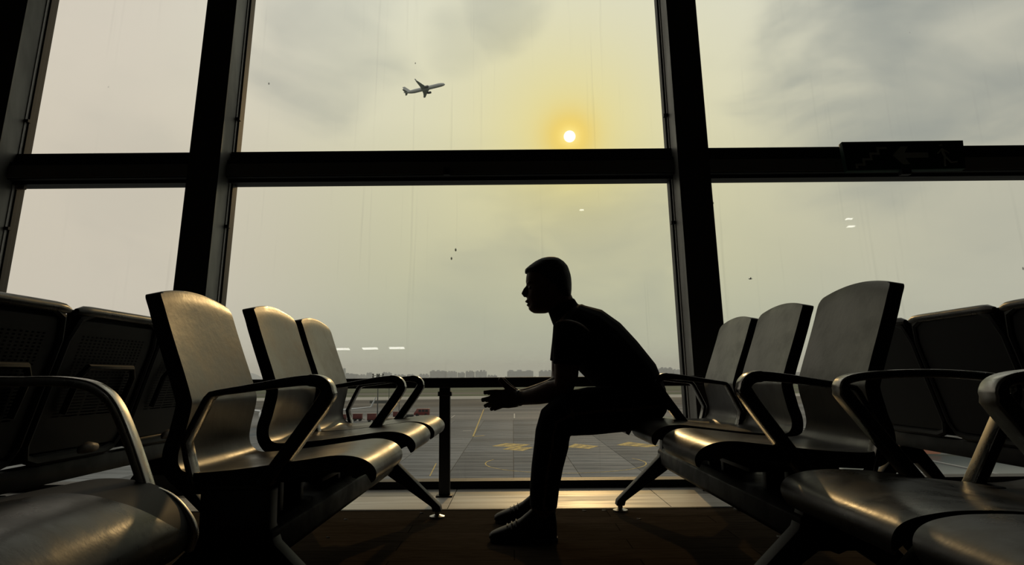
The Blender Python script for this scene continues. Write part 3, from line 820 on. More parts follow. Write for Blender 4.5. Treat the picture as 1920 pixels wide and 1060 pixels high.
def hand(Y, dx=0, dy=0, sc=1.0, yb=1):
    """palm, four fingers of different length and a thumb leaving the side of the palm"""
    def q(x, y): return (968 + (x - 968) * sc + dx, 747 + (y - 747) * sc + dy)
    out = []
    def fin(pts, r0, r1, ry=.0085):
        k = len(pts); out.append(loft([(*q(x, y), Y + yy, r0 + (r1 - r0) * i / (k - 1), ry * (1 - .15 * i / (k - 1))) for i, (x, y, yy) in enumerate(pts)], n=12))
    out.append(loft([(*q(974, 747), Y, 12.5, .022), (*q(962, 748), Y, 15.5, .019), (*q(948, 748), Y, 17.5, .016), (*q(936, 748), Y, 17, .0145), (*q(927, 749), Y, 13.5, .012)], n=16))
    b = .006 * yb
    fin([(944, 736, 0), (931, 734.5, 0), (918, 735.5, b), (908, 736.6, b * 2.2)], 4.7, 4.1)
    fin([(940, 745, 0), (925, 745.5, 0), (913, 748.5, b), (904, 750.5, b * 2.4)], 4.8, 4.2)
    fin([(940, 753, 0), (926, 755.0, 0), (916, 758.8, b), (909, 762, b * 2.4)], 4.5, 3.9)
    fin([(946, 760, 0), (934, 762.5, 0), (926, 765.6, b), (920, 768, b * 2)], 4.1, 3.5)
    fin([(966, 738, -.004 * yb), (954, 729, -.010 * yb), (945, 720, -.013 * yb), (937.5, 710.5, -.010 * yb)], 7.6, 4.7, .011)
    return out
body_parts = [loft(torso), loft(neck), slices(skull, YM)]
nr_, fr_ = legs(-2.5); body_parts += [loft(nr_), loft(fr_)]
body_parts += [loft(arm(True)), loft(arm(False))] + hand(YM - .035, yb=-1) + hand(YM + .012, dx=5, dy=.4, sc=.97, yb=1)
# nose, lips, brow, ears
body_parts.append(loft([(990.5, 536, YM, 3.0, .008), (985.5, 543.5, YM, 4.2, .010), (982.2, 550.5, YM, 5.0, .014), (986, 554.5, YM, 4.6, .016)], n=12))
body_parts.append(ellipsoid(at(988.8, 565.6, YM), (.0105, .024, .0062))); body_parts.append(ellipsoid(at(991.2, 572.3, YM), (.0095, .022, .0058)))
body_parts.append(ellipsoid(at(991, 532.5, YM), (.010, .055, .008)))
for s in (-1, 1): body_parts.append(ellipsoid(Vector((at(1036, 547, YM).x, YM + s * .074, at(1036, 547, YM).z)), (.016, .010, .030)))
# feet inside the shoes
body_parts.append(loft([(1019, 945, YN, 24, .045), (1018, 975, YN, 22, .036), (1000, 996, YN, 14, .036), (965, 1002, YN, 9, .04)], n=14))
body_parts.append(loft([(1020, 918, YF, 20, .045), (1018, 945, YF, 19, .036), (1000, 962, YF, 12, .036), (968, 970, YF, 8, .04)], n=14))
body = fuse('body', body_parts, M_SKIN, person, .0034, 2, origin)
M_EYE = mat('eye', (.06, .055, .05), .4)
for s in (-1, 1):
    v, f = ellipsoid(at(995.4, 541.5, YM) + Vector((0, s * .031, 0)) - origin, (.011, .011, .011)); link('eye', fixn(mesh('eye', v, f, M_EYE, True)), person)
# hair: cap over the skull, short fringe at the front, cropped neck
hair_rows = [(482.5, 1025, 1041, .018), (485.5, 1014, 1049, .040), (491, 1003, 1057, .057), (499, 992, 1064, .069), (506, 984.0, 1067, .0755), (511, 984.5, 1068.5, .077), (516, 992, 1070, .0785), (524, 1000, 1071.3, .079), (534, 1010, 1071.8, .0775), (545, 1030, 1071.5, .075), (553, 1042, 1070.5, .066), (558, 1048, 1069, .055)]
hv, hf = slices(hair_rows, YM)
tuft = loft([(1028, 486, YM, 3, .006), (1031, 482.5, YM, 1.6, .003)], n=8)
fringe = loft([(1000, 503, YM, 6, .05), (990, 507, YM, 5, .045), (985.5, 511.5, YM, 2.4, .035)], n=12)
fuse('hair', [(hv, hf), tuft, fringe], M_HAIR, person, .0045, 1, origin)
# polo shirt: torso, collar and two short sleeves
def grown(rows, g, gy): return [(x, y, Y, r + g, ry + gy) for x, y, Y, r, ry in rows]
tor_s = grown(torso[1:7], 2.0, .008)
sl_n = grown(arm(True)[:3], 2.5, .008) + [(1062.5, 684, YM - .21, 26.5, .054)]
sl_f = grown(arm(False)[:3], 2.5, .008) + [(1055, 680, YM + .21, 24, .054)]
collar = [(1066, 600, YM, 31, .085), (1059, 586, YM, 29.5, .076), (1051.5, 571, YM, 27.5, .070)]
hem = [(1225, 735, YM, 26, .16), (1228, 712, YM, 14, .14)]
fuse('polo_shirt', [loft(tor_s), loft(sl_n, cap_dome=False), loft(sl_f, cap_dome=False), loft(collar, cap_dome=False)], M_SHIRT, person, .0055, 2, origin)
# trousers
ln, lf = legs(0)
seatp = [(1222, 765, YM, 27, .165), (1205, 755, YM, 40, .17), (1190, 735, YM, 46, .17)]
butt = [(1215, 762, YM - .07, 34, .085)]
fuse('trousers', [loft(ln), loft(lf), loft(seatp), ellipsoid(at(1212, 755, YM), (.088, .165, .092))], M_TROUS, person, .0055, 2, origin)
# shoes
def shoe(Y, ox, oy, sc):
    rows = [(917.5, 1006, 1014, .018), (923, 1001.5, 1016, .034), (933, 997, 1016.5, .043), (948, 991, 1016.5, .048), (962, 985, 1016.5, .048), (976, 977, 1016.5, .044), (990, 965, 1016.5, .040), (1004, 952, 1016.5, .038), (1020, 950, 1016.5, .038), (1034, 953, 1016.5, .037), (1041, 962, 1016, .032), (1044, 985, 1015, .022)]
    vs, fs = [], []; n = 18
    for (x, yt, yb, hw) in rows:
        x = 1043 + (x - 1043) * sc + ox; yt = 1016.5 + (yt - 1016.5) * sc + oy; yb = 1016.5 + (yb - 1016.5) * sc + oy
        for j in range(n):
            q = 2 * math.pi * j / n; c, s = math.cos(q), math.sin(q)
            yy = (yt + yb) / 2 - (yb - yt) / 2 * math.copysign(abs(c) ** (.55 if c < 0 else .85), c)
            p = at(x, yy, Y); vs.append(Vector((p.x, Y + hw * math.copysign(abs(s) ** .8, s), p.z)))
    m = len(rows)
    for i in range(m - 1):
        for j in range(n): fs.append((i * n + j, i * n + (j + 1) % n, (i + 1) * n + (j + 1) % n, (i + 1) * n + j))
    fs += [tuple(reversed(range(n))), tuple(range((m - 1) * n, m * n))]
    zmin = min(v.z for v in vs); dz = Vector((0, 0, .006 - zmin))
    vs = [v + dz - origin for v in vs]
    o = link('shoe', fixn(mesh('shoe', vs, fs, M_SHOE, True)), person)
    xs_ = [v.x for v in vs]; x0, x1 = min(xs_), max(xs_); yc = Y - origin.y
    poly = [(x0 + .004, yc - .02), (x0 + .03, yc - .045), (x0 + .09, yc - .051), (x0 + .2, yc - .042), (x1 - .02, yc - .04), (x1 + .003, yc - .02), (x1 + .003, yc + .02), (x1 - .02, yc + .04), (x0 + .2, yc + .042), (x0 + .09, yc + .051), (x0 + .03, yc + .045), (x0 + .004, yc + .02)]
    MB().prism(poly, 'z', .0005, .016).obj('sole', mat('shoe_sole', (.01, .01, .01), .7), o, bevel=.002)
    st = MB(); p = at(1043 + (951 - 1043) * sc + ox, 1016.5 + (990 - 1016.5) * sc + oy, Y) - origin + dz
    for k in range(3):
        c = p + Vector((k * .018 * sc, 0, k * .0085 * sc))
        st.tube([(c.x, yc - .044, c.z - .016), (c.x, yc - .02, c.z + .001), (c.x, yc + .02, c.z + .001), (c.x, yc + .044, c.z - .016)], .003, n=6)
    st.obj('lace', mat('shoe_lace', (.05, .045, .03), .5), o)
shoe(YN, 0, 0, 1.0)
shoe(YF, -3, -36, .90)
# wristband on the near wrist
wb = loft([(976, 746.3, YM - .04, 15.0, .027), (970, 747, YM - .037, 15.0, .026)], n=20, cap_dome=False)
link('wristband', fixn(mesh('wristband', [p - origin for p in wb[0]], wb[1], mat('wristband', (.05, .05, .05), .4), True)), person)

# ================================================================== OUTSIDE
ZA = -10.35      # level of the apron below the hall
def ground(px, py, z=ZA):
    d = ray(px, py); return Vector((0, 0, EYE)) + d * ((z - EYE) / d.z)
M_CONC = mat('apron_concrete', (.155, .170, .182), .85, 0, .1, var=.5, vscale=.35, vcol=(.066, .073, .079), stretch=(.22, 1.6, 1), objvar=.16)
M_CONC2 = mat('apron_concrete_far', (.15, .160, .168), .85, 0, .1, var=.5, vscale=.04, vcol=(.075, .08, .084), stretch=(.2, 1.5, 1))
M_ASPH = mat('asphalt', (.085, .087, .085), .9, 0, .2, var=.3, vscale=.05, stretch=(.2, 1, 1))
M_GRASS = mat('dry_grass', (.105, .125, .088), 1.0, 0, .1, var=.4, vscale=.03, stretch=(.15, 1, 1))
M_RWY = mat('pale_runway', (.32, .32, .30), .9, 0, .2, var=.2, vscale=.05, stretch=(.1, 1, 1))
M_JOINT = mat('joint_filler', (.035, .035, .034), .9)
M_YEL = mat('yellow_paint', (.50, .37, .11), .8, 0, .2, var=.5, vscale=2.0, vcol=(.26, .21, .10))
M_WHT = mat('white_paint', (.45, .45, .42), .8, 0, .2, var=.4, vscale=1.0)
def strip(name, y0, y1, m, z=ZA, x=2600, th=.3): return structure(MB().box(-x, x, y0, y1, z - th, z).obj(name, m))
apron = strip('apron', 12, 262, M_CONC2, ZA - .02, 900)
strip('taxiway', 262, 352, M_ASPH, x=1500)
strip('runway', 352, 402, M_RWY, x=2600)
strip('grass_strip', 402, 455, M_GRASS, ZA, 2600)
strip('far_taxiway', 455, 500, M_ASPH, ZA, 2600)
strip('grass_field', 500, 9000, M_GRASS, ZA - .05, 6000)
# concrete slabs of the near apron, each its own piece
sw, sd = 7.4, 7.4
slab = MB().box(.04, sw - .04, .04, sd - .04, -.06, .0).me('concrete_slab', M_CONC)
bed = MB().box(-59.2, 66.6, 66.6, 177.6, -.08, -.02); 
link('joint_bed', bed.me('joint_bed', M_JOINT), apron, (0, 0, ZA + .03))
for j in range(15):
    for i in range(17):
        link('concrete_slab', slab, apron, (-59.2 + i * sw, 66.6 + j * sd, ZA + .05))
ZP = ZA + .058
def paint(name, pts, m, label, cat='marking', group=None):
    k = len(pts); c = sum((Vector(p) for p in pts), Vector()) / k
    vs = [Vector((p[0] - c.x, p[1] - c.y, 0)) for p in pts] + [Vector((p[0] - c.x, p[1] - c.y, .008)) for p in pts]
    me = fixn(mesh(name, vs, [tuple(range(k)), tuple(range(k, 2 * k))] + [(i, (i + 1) % k, k + (i + 1) % k, k + i) for i in range(k)], m))
    o = link(name, me, None, (c.x, c.y, ZP)); tag(o, label, cat, group); return o
def gline(name, path, wdt, m, label, cat='line marking', group=None):
    P = [Vector((p[0], p[1], 0)) for p in path]; vs, fs = [], []
    c = P[len(P) // 2].copy()
    for i, p in enumerate(P):
        t = (P[min(i + 1, len(P) - 1)] - P[max(i - 1, 0)]).normalized(); s = Vector((-t.y, t.x, 0)) * wdt / 2
        for q in (p + s, p - s):
            vs += [q - c, q - c + Vector((0, 0, .008))]
    for i in range(len(P) - 1):
        a, b = i * 4, i * 4 + 4
        fs += [(a + 1, a + 3, b + 3, b + 1), (a, b, b + 2, a + 2), (a, a + 1, b + 1, b), (a + 2, b + 2, b + 3, a + 3)]
    fs += [(0, 2, 3, 1), (len(vs) - 4, len(vs) - 3, len(vs) - 1, len(vs) - 2)]
    o = link(name, fixn(mesh(name, vs, fs, m)), None, (c.x, c.y, ZP)); tag(o, label, cat, group); return o
# painted stand boxes: yellow diamonds with darker signs inside
def stand_box(cs, lab):
    g = [ground(*c, ZP) for c in cs]; o = paint('stand_marking', g, M_YEL, lab, 'marking', 'yellow stand markings on the apron')
    a, b, c, d = [v - Vector(o.location) for v in g]
    mb = MB()
    for k in range(3):
        for s0, s1 in ((.2, .42), (.58, .8)):
            u0, u1 = .14 + k * .28, .14 + k * .28 + .14
            q = [a.lerp(b, u).lerp(d.lerp(c, u), v) for u, v in ((u0, s0), (u1, s0 + .05), (u1, s1), (u0, s1 - .04))]
            mb.add([Vector((p.x, p.y, .009)) for p in q] + [Vector((p.x, p.y, .014)) for p in q], [(0, 3, 2, 1), (4, 5, 6, 7), (0, 1, 5, 4), (1, 2, 6, 5), (2, 3, 7, 6), (3, 0, 4, 7)])
    mb.obj('stencil', mat('worn_stencil', (.10, .095, .08), .85), o)
stand_box([(922, 837), (948, 831.5), (995, 834), (972, 839)], 'yellow stand marking on the apron left of the legs, farther of the two')
stand_box([(942, 843), (958, 838.5), (1000, 839.5), (980, 846)], 'yellow stand marking on the apron left of the legs, nearer of the two')
stand_box([(1064, 839), (1078, 832.5), (1122, 837), (1104, 842)], 'yellow stand marking on the apron just right of the legs')
stand_box([(1156, 835), (1178, 829), (1236, 836), (1214, 839)], 'yellow stand marking on the apron beside the right bench')
# long curved guide line and lead-in line
cen = ground(1050, 866, ZP)
arc = []
for i in range(40):
    q = math.radians(-205 + i * 230 / 39)
    arc.append((6.6 + 10.2 * math.cos(q), 89.5 + 9.5 * math.sin(q)))
gline('guide_line', arc, .16, M_YEL, 'thin curved guide line painted on the apron below the person')
p0, p1 = ground(907, 768, ZP), ground(887, 819, ZP)
gline('lead_in_line', [p0.lerp(p1, i / 8) for i in range(9)], .30, M_YEL, 'yellow lead-in line running away below the hand')
q0 = ground(887, 819, ZP); q1 = ground(908, 817, ZP)
gline('stop_bar', [q0.lerp(q1, i / 3) for i in range(4)], .5, M_YEL, 'short yellow bar at the foot of the lead-in line')
q0 = ground(868, 808, ZP); q1 = ground(884, 808, ZP)
gline('stop_bar', [q0.lerp(q1, i / 3) for i in range(4)], .7, M_WHT, 'short white bar left of the lead-in line')
q0 = ground(846, 784, ZP); q1 = ground(853, 779, ZP)
gline('white_dash', [q0, q1], .3, M_WHT, 'small white dash on the apron beside the rail post', 'line marking')
q0 = ground(964.5, 776, ZP); q1 = ground(964.5, 785, ZP)
gline('white_dash', [q0, q1], .35, M_WHT, 'small white dash on the apron right of the hand', 'line marking')
q0 = ground(806, 893, ZP); q1 = ground(818, 869, ZP)
gline('lead_in_line', [q0, q1], .14, M_YEL, 'faint yellow line beside the foot of the rail post')

# ---- airliner
M_PLANE = mat('grey_white_aircraft_skin', (.45, .47, .49), .5, 0, .3)
M_PLANE2 = mat('dark_aircraft_parts', (.14, .145, .15), .5, 0, .3)
def airliner(parent):
    fus = MB(); prof = [(-21, .15, 1.35), (-19.5, .55, 1.05), (-17, 1.05, .6), (-13.5, 1.65, .2), (-10, 1.95, 0), (15, 1.95, 0), (18, 1.8, -.08), (20, 1.35, -.3), (21.2, .75, -.5), (21.7, .2, -.6)]
    n = 20; vs, fs = [], []
    for (x, r, z) in prof:
        for j in range(n): q = 2 * math.pi * j / n; vs.append((x, r * math.cos(q), z + r * math.sin(q)))
    for i in range(len(prof) - 1):
        for j in range(n): fs.append((i * n + j, i * n + (j + 1) % n, (i + 1) * n + (j + 1) % n, (i + 1) * n + j))
    fs += [tuple(reversed(range(n))), tuple(range((len(prof) - 1) * n, len(prof) * n))]
    fu = link('fuselage', fixn(mesh('fuselage', vs, fs, M_PLANE, True)), parent)
    MB().add([(20.15, y, z) for y, z in ((-.95, .55), (.95, .55), (.75, .98), (-.75, .98))] + [(20.75, y * .6, z - .35) for y, z in ((-.95, .55), (.95, .55), (.75, .98), (-.75, .98))], [(0, 1, 2, 3), (4, 7, 6, 5), (0, 4, 5, 1), (1, 5, 6, 2), (2, 6, 7, 3), (3, 7, 4, 0)]).obj('cockpit_glass', M_PLANE2, fu)
    def wing(s):
        # root and tip sections: (chord front x, rear x, y, z, thickness)
        secs = [(5.4, -2.2, 1.4, -1.1, .75), (2.4, -2.4, 6.4, -.65, .5), (-2.4, -4.1, 16.4, .25, .18)]
        mb = MB(); vs, fs = [], []
        for (xf, xr, y, z, th) in secs:
            c = xf - xr
            for (u, v) in ((0, 0), (.12, .5), (.45, .5), (1, .04), (1, -.04), (.45, -.4), (.12, -.4)): vs.append((xf - u * c, s * y, z + v * th))
        k = 7
        for i in range(2):
            for j in range(k): fs.append((i * k + j, i * k + (j + 1) % k, (i + 1) * k + (j + 1) % k, (i + 1) * k + j))
        fs += [tuple(range(k)), tuple(range(2 * k, 3 * k))]
        w = link('wing', fixn(mesh('wing', vs, fs, M_PLANE)), parent)
        MB().hexa([(-2.5, s * 16.3, .2), (-4.1, s * 16.3, .2), (-4.1, s * 16.45, .2), (-2.5, s * 16.45, .2), (-3.9, s * 17.2, 2.5), (-4.8, s * 17.2, 2.5), (-4.8, s * 17.28, 2.5), (-3.9, s * 17.28, 2.5)]).obj('winglet', M_PLANE, w)
        en = MB(); nn = 16; pr = [(5.9, .95), (5.6, 1.08), (4.2, 1.15), (2.6, .95), (1.6, .6)]; vs, fs = [], []
        for (x, r) in pr:
            for j in range(nn): q = 2 * math.pi * j / nn; vs.append((x, s * 5.9 + r * math.cos(q), -1.95 + r * math.sin(q)))
        for i in range(len(pr) - 1):
            for j in range(nn): fs.append((i * nn + j, i * nn + (j + 1) % nn, (i + 1) * nn + (j + 1) % nn, (i + 1) * nn + j))
        fs += [tuple(reversed(range(nn))), tuple(range((len(pr) - 1) * nn, len(pr) * nn))]
        e = link('engine', fixn(mesh('engine', vs, fs, M_PLANE2, True)), parent)
        MB().box(1.5, 4.6, s * 5.9 - .15, s * 5.9 + .15, -1.1, -.55).obj('pylon', M_PLANE, e)
        MB().hexa([(-16.2, s * .5, .75), (-19.4, s * .5, .75), (-19.4, s * .5, 1.0), (-16.2, s * .5, 1.0), (-19.0, s * 6.1, 1.2), (-20.5, s * 6.1, 1.2), (-20.5, s * 6.1, 1.32), (-19.0, s * 6.1, 1.32)]).obj('stabilizer', M_PLANE, parent)
    wing(1); wing(-1)
    MB().hexa([(-13.2, -.16, 1.4), (-19.3, -.16, 1.1), (-19.3, .16, 1.1), (-13.2, .16, 1.4), (-18.6, -.07, 7.5), (-21.0, -.07, 7.5), (-21.0, .07, 7.5), (-18.6, .07, 7.5)]).obj('tail_fin', M_PLANE, parent)
fly = empty('airliner'); airliner(fly)
tag(fly, 'airliner climbing in the sky left of the sun', 'airplane', 'airliners')
dirp = ray(795, 166)
fly.location = (-86.24, 646.9, 286.0)
def axes(o, fwd, bank):
    f = Vector(fwd).normalized(); l = Vector((0, 0, 1)).cross(f).normalized(); u = f.cross(l)
    l2 = l * math.cos(bank) + u * math.sin(bank); u2 = f.cross(l2)
    o.rotation_euler = Matrix(((f.x, l2.x, u2.x), (f.y, l2.y, u2.y), (f.z, l2.z, u2.z))).to_euler()
axes(fly, (.9759, -.0961, .1959), math.radians(-5.77))
parked = copy_tree(fly); tag(parked, 'white airliner parked on the apron behind the left bench, only its wing tip showing', 'airplane', 'airliners')
parked.location = (-50.5, 163, ZA + 3.9); parked.rotation_euler = (0, 0, math.radians(-92))
def gear(u, s):
    mb = MB(); mb.tube([(u, s, -1.2), (u, s, -3.4)], .14, n=8)
    for k in (-.35, .35): mb.tube([(u, s + k - .15, -3.4), (u, s + k + .15, -3.4)], .45, n=12)
    mb.obj('landing_gear', M_PLANE2, parked)
gear(15.5, 0); gear(-1.5, 3.2); gear(-1.5, -3.2)

# ---- apron vehicles
M_RED = mat('red_vehicle_paint', (.13, .030, .028), .45, 0, .4, var=.2, vscale=1)
M_RED2 = mat('dull_red_cart', (.11, .032, .030), .6, 0, .3, var=.3, vscale=1)
M_GLS = mat('vehicle_window', (.02, .022, .025), .2)
M_TYRE = mat('tyre_rubber', (.012, .012, .012), .8)
M_PALE = mat('pale_load', (.35, .30, .24), .8, var=.2)
def wheels(e, pts, r=.42):
    for (x, y) in pts: MB().tube([(x, y - .12, r), (x, y + .12, r)], r, n=12).obj('wheel', M_TYRE, e)
def van(px, py, rz, L, Hh, label):
    g = ground(px, py, ZP); e = empty('service_van', (g.x, g.y, ZP + .02), rz); tag(e, label, 'van')
    b = MB().prism([(-L / 2, .35), (L / 2, .35), (L / 2, 1.05), (L / 2 - .35, 1.25), (L / 2 - .85, Hh), (-L / 2, Hh)], 'y', -.95, .95).obj('body', M_RED, e, bevel=.08)
    for s in (-1, 1):
        for k in range(3):
            x0 = -L / 2 + .3 + k * (L - 1.5) / 3
            MB().box(x0, x0 + (L - 1.5) / 3 - .15, s * .955 - .02, s * .955 + .02, 1.25, Hh - .25).obj('window', M_GLS, b)
    MB().hexa([(L / 2 - .33, -.8, 1.3), (L / 2 - .30, .8, 1.3), (L / 2 - .36, .8, 1.28), (L / 2 - .36, -.8, 1.28), (L / 2 - .82, -.75, Hh - .1), (L / 2 - .82, .75, Hh - .1), (L / 2 - .9, .75, Hh - .1), (L / 2 - .9, -.75, Hh - .1)]).obj('windscreen', M_GLS, b)
    wheels(e, [(L / 2 - .9, -.85), (L / 2 - .9, .85), (-L / 2 + .9, -.85), (-L / 2 + .9, .85)])
def cart(px, py, rz, L, Hh, label, m=M_RED2, load=None):
    g = ground(px, py, ZP); e = empty('baggage_cart', (g.x, g.y, ZP + .02), rz); tag(e, label, 'cart', 'baggage carts on the apron')
    MB().box(-L / 2, L / 2, -.8, .8, .45, .6).obj('bed', M_TYRE, e)
    if load is None:
        MB().box(-L / 2, L / 2, -.78, .78, .6, Hh).obj('curtain_box', m, e, bevel=.05); MB().box(-L / 2 - .05, L / 2 + .05, -.85, .85, Hh, Hh + .1).obj('roof', m, e)
    else:
        MB().box(-L / 2 + .1, L / 2 - .1, -.7, .7, .6, Hh * .75).obj('load', load, e, bevel=.2)
    MB().tube([(L / 2, 0, .5), (L / 2 + .7, 0, .35)], .05, n=6).obj('drawbar', M_TYRE, e)
    wheels(e, [(L / 2 - .5, -.75), (L / 2 - .5, .75), (-L / 2 + .5, -.75), (-L / 2 + .5, .75)], .3)
van(791, 781, math.radians(178), 4.3, 2.15, 'red service van on the apron beside the rail post')
cart(670.5, 790, .05, 2.3, 1.75, 'red curtained baggage cart seen left of the light mast')
cart(697, 792, .1, 2.2, 2.0, 'tall red baggage cart right beside the light mast')
cart(641, 791, .0, 2.0, 1.7, 'red baggage cart half hidden by the left bench')
cart(733, 792, .1, 2.6, 1.6, 'cart with a pale load standing between the armrests', load=M_PALE)
cart(743, 785, .0, 1.6, 1.7, 'small red baggage cart between the two armrests')
cart(768, 785, .2, 2.4, 1.5, 'dark loaded cart in front of the red van', load=mat('dark_load', (.05, .052, .05), .8))
cart(757, 786, .4, 1.4, 1.4, 'small dark dolly left of the red van', load=mat('grey_load', (.09, .095, .09), .8))

# ---- light masts
M_MAST = mat('mast_steel', (.07, .075, .075), .6, .2, .4)
def mast(px, pbase, ptop, label, heads, r=.14):
    g = ground(px, pbase, ZP); top = at(px, ptop, g.y); h = top.z - ZP
    e = empty('light_mast', (g.x, g.y, ZP)); tag(e, label, 'mast', 'light masts on the apron')
    MB().tube([(0, 0, 0), (0, 0, h * .5), (0, 0, h)], [r * 1.3, r, r * .7], n=8).obj('pole', M_MAST, e, smooth=True)
    MB().lathe([(.5, 0), (.5, .25), (.2, .4)], 10).obj('foot', M_MAST, e)
    if heads:
        MB().box(-1.35, 1.35, -.06, .06, h - .3, h - .18).obj('crossarm', M_MAST, e); MB().box(-.06, .06, -1.35, 1.35, h - .3, h - .18).obj('crossarm', M_MAST, e)
        for (x, y) in ((-1.3, 0), (1.3, 0), (0, -1.3), (0, 1.3), (-.3, .2), (.3, -.2)):
            MB().box(x - .2, x + .2, y - .2, y + .2, h - .75, h - .35).obj('floodlight', M_MAST, e); MB().box(x - .15, x + .15, y - .15, y + .15, h - .18, h + .25).obj('floodlight', M_MAST, e)
    else:
        MB().box(-.4, .4, -.1, .1, h - .12, h).obj('crossarm', M_MAST, e)
mast(707.5, 789, 703, 'tall floodlight mast with a crown of lamps, seen through the armrests', True)
mast(729, 771, 729, 'short thin mast right of the tall floodlight mast', False, .12)
mast(748, 779, 740, 'short thin mast between the two far armrests', False, .09)
tag(MB().box(-4.2, 4.2, -1, 1, 0, 1.1).obj('blast_fence', M_MAST), 'low dark blast fence on the apron behind the tall mast', 'fence')
bpy.data.objects['blast_fence'].location = ground(712, 756, ZP)

# ---- hazy skyline
M_BLD = mat('pale_concrete_buildings', (.42, .44, .46), .9, 0, .1, objvar=.15)
M_TREE = mat('distant_foliage', (.20, .22, .21), 1.0, 0, .05, var=.3, vscale=.05)
r2 = random.Random(3)
def building(px0, px1, py, Y, label=None, step=True):
    a, b = at(px0, py, Y), at(px1, py, Y)
    e = empty('skyline_building', ((a.x + b.x) / 2, Y, ZA)); w = (b.x - a.x); h = a.z - ZA
    tag(e, label or 'hazy grey block of the distant city skyline', 'building', 'skyline buildings')
    MB().box(-w / 2, w / 2, 0, w * .5 + 12, 0, h).obj('block', M_BLD, e)
    if step:
        for q in range(3): x = (-.42 + q * .3 + r2.uniform(-.03, .06)) * w; MB().box(x, x + w * .18, 3, 9, h, h + 1.8 + r2.random() * 2).obj('roof_house', M_BLD, e)
building(643.3, 645.8, 691, 1700, 'slender tower rising above the skyline left of the mast', False)
SKY = [(636, 666, 702, 'low skyline block at the foot of the slender tower'), (668, 685, 704, 'low skyline block just left of the floodlight crown'), (687, 697, 700.5, 'small raised skyline block left of the floodlight crown'),
       (716, 732, 700, 'skyline block just right of the floodlight crown'), (736, 758, 704, 'low skyline block above the nearer far armrest'), (763, 775, 703, 'narrow skyline block above the farthest armrest'),
       (786, 803, 703, 'low skyline block above the rail, left of the rail post'), (806, 836, 696.5, 'tall stepped skyline block above the rail post'), (838, 856, 698, 'skyline block just right of the rail post'),
       (858, 871, 700, 'low skyline block right of the tall stepped one'), (873, 889, 697.5, 'skyline block halfway between the rail post and the hand'), (891, 912, 697, 'skyline block left of the thumb'),
       (914, 932, 705, 'lowest skyline block, behind the thumb'), (951, 1000, 696.5, 'widest flat-roofed skyline block above the wrist'), (1011, 1036, 696.5, 'flat skyline block touching the forearm'),
       (1238, 1261, 691, 'skyline block right behind the back of the person'), (1263, 1282, 694, 'skyline block left of the right window column')]
for p0_, p1_, py, lab in SKY: building(p0_, p1_, py, 1750 + r2.random() * 500, lab)
for p0_, p1_, py in ((1050, 1120, 699), (1130, 1228, 698), (570, 600, 700), (604, 632, 702), (300, 360, 702), (364, 420, 700), (1340, 1400, 698), (1404, 1480, 697), (1500, 1600, 698), (1620, 1700, 695), (1720, 1800, 699), (1810, 1900, 697), (100, 200, 703), (0, 90, 701), (210, 290, 703)):
    building(p0_, p1_, py, 1750 + r2.random() * 500, 'hazy grey skyline block behind the benches')
# low wooded belt at the foot of the skyline
def tree_belt():
    vs, fs = [], []; N = 420
    bm = bmesh.new()
    for i in range(N):
        x = -1700 + 3400 * i / N + r2.uniform(-3, 3); y = 1500 + r2.uniform(0, 120); h = r2.uniform(7, 12.5)
        m = bmesh.ops.create_icosphere(bm, subdivisions=1, radius=1.0)
        bmesh.ops.transform(bm, verts=m['verts'], matrix=Matrix.Translation((x, y, ZA + h * .5)) @ Matrix.Diagonal((r2.uniform(5, 9), r2.uniform(5, 8), h * .55, 1)))
    me = bpy.data.meshes.new('tree_belt'); bm.to_mesh(me); bm.free(); me.materials.append(M_TREE)
    o = link('tree_belt', me); tag(o, 'low belt of hazy trees along the foot of the skyline', 'trees', kind='stuff')
tree_belt()
# blue-grey hill on the left
hill = []
for (cx, w, h, Y, lab) in ((468, 34, 11.5, 3200, 'low hazy hill seen between the first two left seats'), (1520, 40, 9, 3300, 'low hazy hill seen between the right seat backs')):
    c = at(cx, 708, Y); mb = MB(); n = 24
    prof_ = [(1.0, 0), (.8, .22), (.55, .55), (.3, .85), (.12, .98), (.01, 1.0)]
    R_ = w * Y / F_PX; Hh = (h * Y / F_PX) + 11
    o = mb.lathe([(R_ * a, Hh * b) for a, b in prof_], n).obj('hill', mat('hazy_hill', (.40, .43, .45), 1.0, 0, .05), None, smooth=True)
    o.location = (c.x, Y, ZA); tag(o, lab, 'hill')

# ---- low annex of the terminal outside on the right
an = empty('terminal_annex', (8.0, 12.0, ZA)); tag(an, 'low annex with slatted roof and salmon band outside the right window', 'building')
def ab(name, x0, x1, y0, y1, z0, z1, m): return MB().box(x0 - 8, x1 - 8, y0 - 12, y1 - 12, z0 - ZA, z1 - ZA).obj(name, m, an)
ab('wall', 4.8, 14, 14.4, 18, ZA, -.99, mat('annex_wall', (.30, .30, .29), .8))
ab('parapet', 4.8, 14, 14.3, 14.42, -1.0, -.78, mat('grey_parapet', (.26, .27, .27), .7))
ab('salmon_panel', 7.5, 8.7, 14.24, 14.3, -.98, -.79, mat('salmon_panel', (.42, .18, .12), .7))
for k in range(8): ab('louvre_slat', 4.8, 14, 14.32, 14.40, -.76 + k * .042, -.735 + k * .042, mat('grey_slat', (.22, .22, .22), .7))
for k in range(5): ab('louvre_post', 4.8 + k * 2.28, 4.86 + k * 2.28, 14.40, 14.46, -.78, -.40, mat('grey_slat', (.22, .22, .22), .7))
for k in range(8):
    ab('canopy_panel', 4.6 + k * 1.1, 5.64 + k * 1.1, 10.4, 14.0, -1.04, -1.0, mat('canopy_glass', (.05, .065, .066), .3))
    ab('canopy_bar', 5.64 + k * 1.1, 5.70 + k * 1.1, 10.4, 14.0, -1.04, -.98, mat('canopy_bar', (.2, .21, .21), .5))
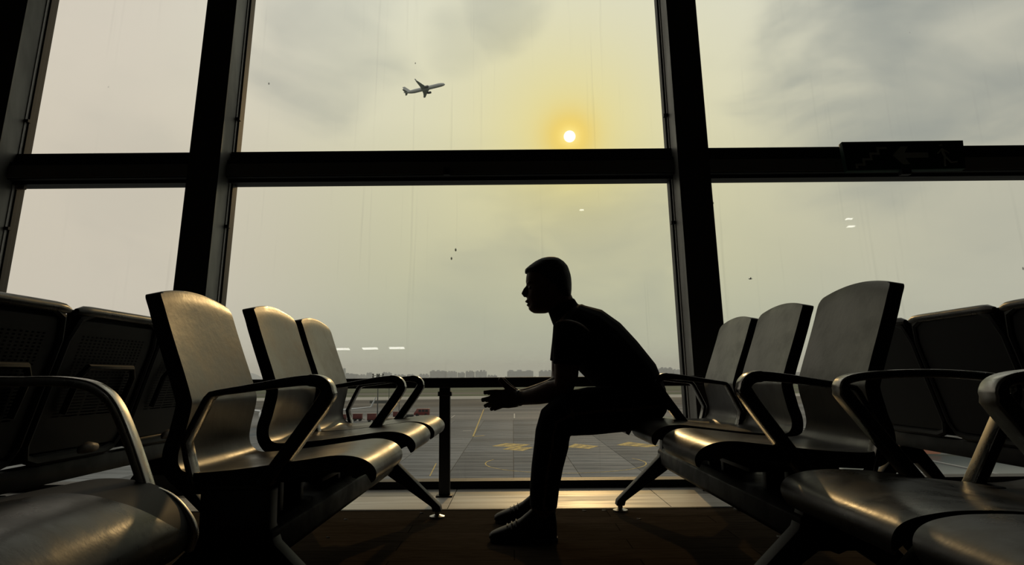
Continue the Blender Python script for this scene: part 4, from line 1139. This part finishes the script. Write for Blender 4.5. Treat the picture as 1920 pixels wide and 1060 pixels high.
ab('canopy_edge', 4.5, 13.4, 10.3, 10.4, -1.12, -.96, mat('canopy_edge', (.35, .34, .32), .6))

# ---- paper scraps on the floor
M_SCRAP = mat('paper_scrap', (.30, .28, .25), .8)
for (px, py, lab) in ((648, 975, 'small pale paper scrap on the floor by the left bench foot'), (1095, 958.5, 'small pale scrap on the floor near the stone ledge, left of the right bench'), (1132, 958, 'tiny pale scrap beside the foot of the right bench'),
                      (790, 963, 'tiny pale scrap on the floor beside the left bench foot'), (1197, 974, 'tiny scrap on the floor under the right bench'), (615, 1009, 'small scrap on the floor beneath the left bench'), (1460, 1007, 'bright speck of litter on the floor by the right foreground bench')):
    g = ground(px, py, 0.0); mb = MB(); k = r2.uniform(.006, .011)
    mb.hexa([(-k, -k * .7, 0.0), (k * 1.2, -k * .5, 0), (k, k * .8, 0), (-k * .8, k * .6, 0), (-k, -k * .7, .001), (k * 1.2, -k * .5, .004), (k, k * .8, .002), (-k * .8, k * .6, .005)])
    o = mb.obj('paper_scrap', M_SCRAP); o.location = (g.x, g.y, .0003); tag(o, lab, 'litter', 'litter on the floor')
# ---- bird
bp = at(1407, 523.5, 60); mb = MB()
mb.tube([(-.16, 0, 0), (0, 0, .01), (.18, 0, .02)], [.02, .06, .015], n=8)
bird = empty('bird', bp); tag(bird, 'tiny dark bird flying in the sky over the right bench', 'bird')
mb.obj('body', M_PLANE2, bird)
for s in (-1, 1): MB().hexa([(.06, s * .03, .02), (-.06, s * .03, .02), (-.06, s * .03, .03), (.06, s * .03, .03), (-.02, s * .3, .10), (-.10, s * .3, .10), (-.10, s * .3, .105), (-.02, s * .3, .105)]).obj('wing', M_PLANE2, bird)

# ---- morning haze lying over the far field
hz = MB().box(-4200, 4200, 560, 4200, ZA + .2, 75).obj('haze', bpy.data.materials.new('haze'))
hm = hz.data.materials[0]; hm.use_nodes = True; t = hm.node_tree; t.nodes.clear()
vo = t.nodes.new('ShaderNodeVolumeScatter'); vo.inputs['Color'].default_value = (.97, .985, 1.0, 1); vo.inputs['Density'].default_value = 2.6e-4
oo = t.nodes.new('ShaderNodeOutputMaterial'); t.links.new(vo.outputs[0], oo.inputs['Volume'])
tag(hz, 'pale haze lying over the far airfield and skyline', 'haze', kind='stuff')
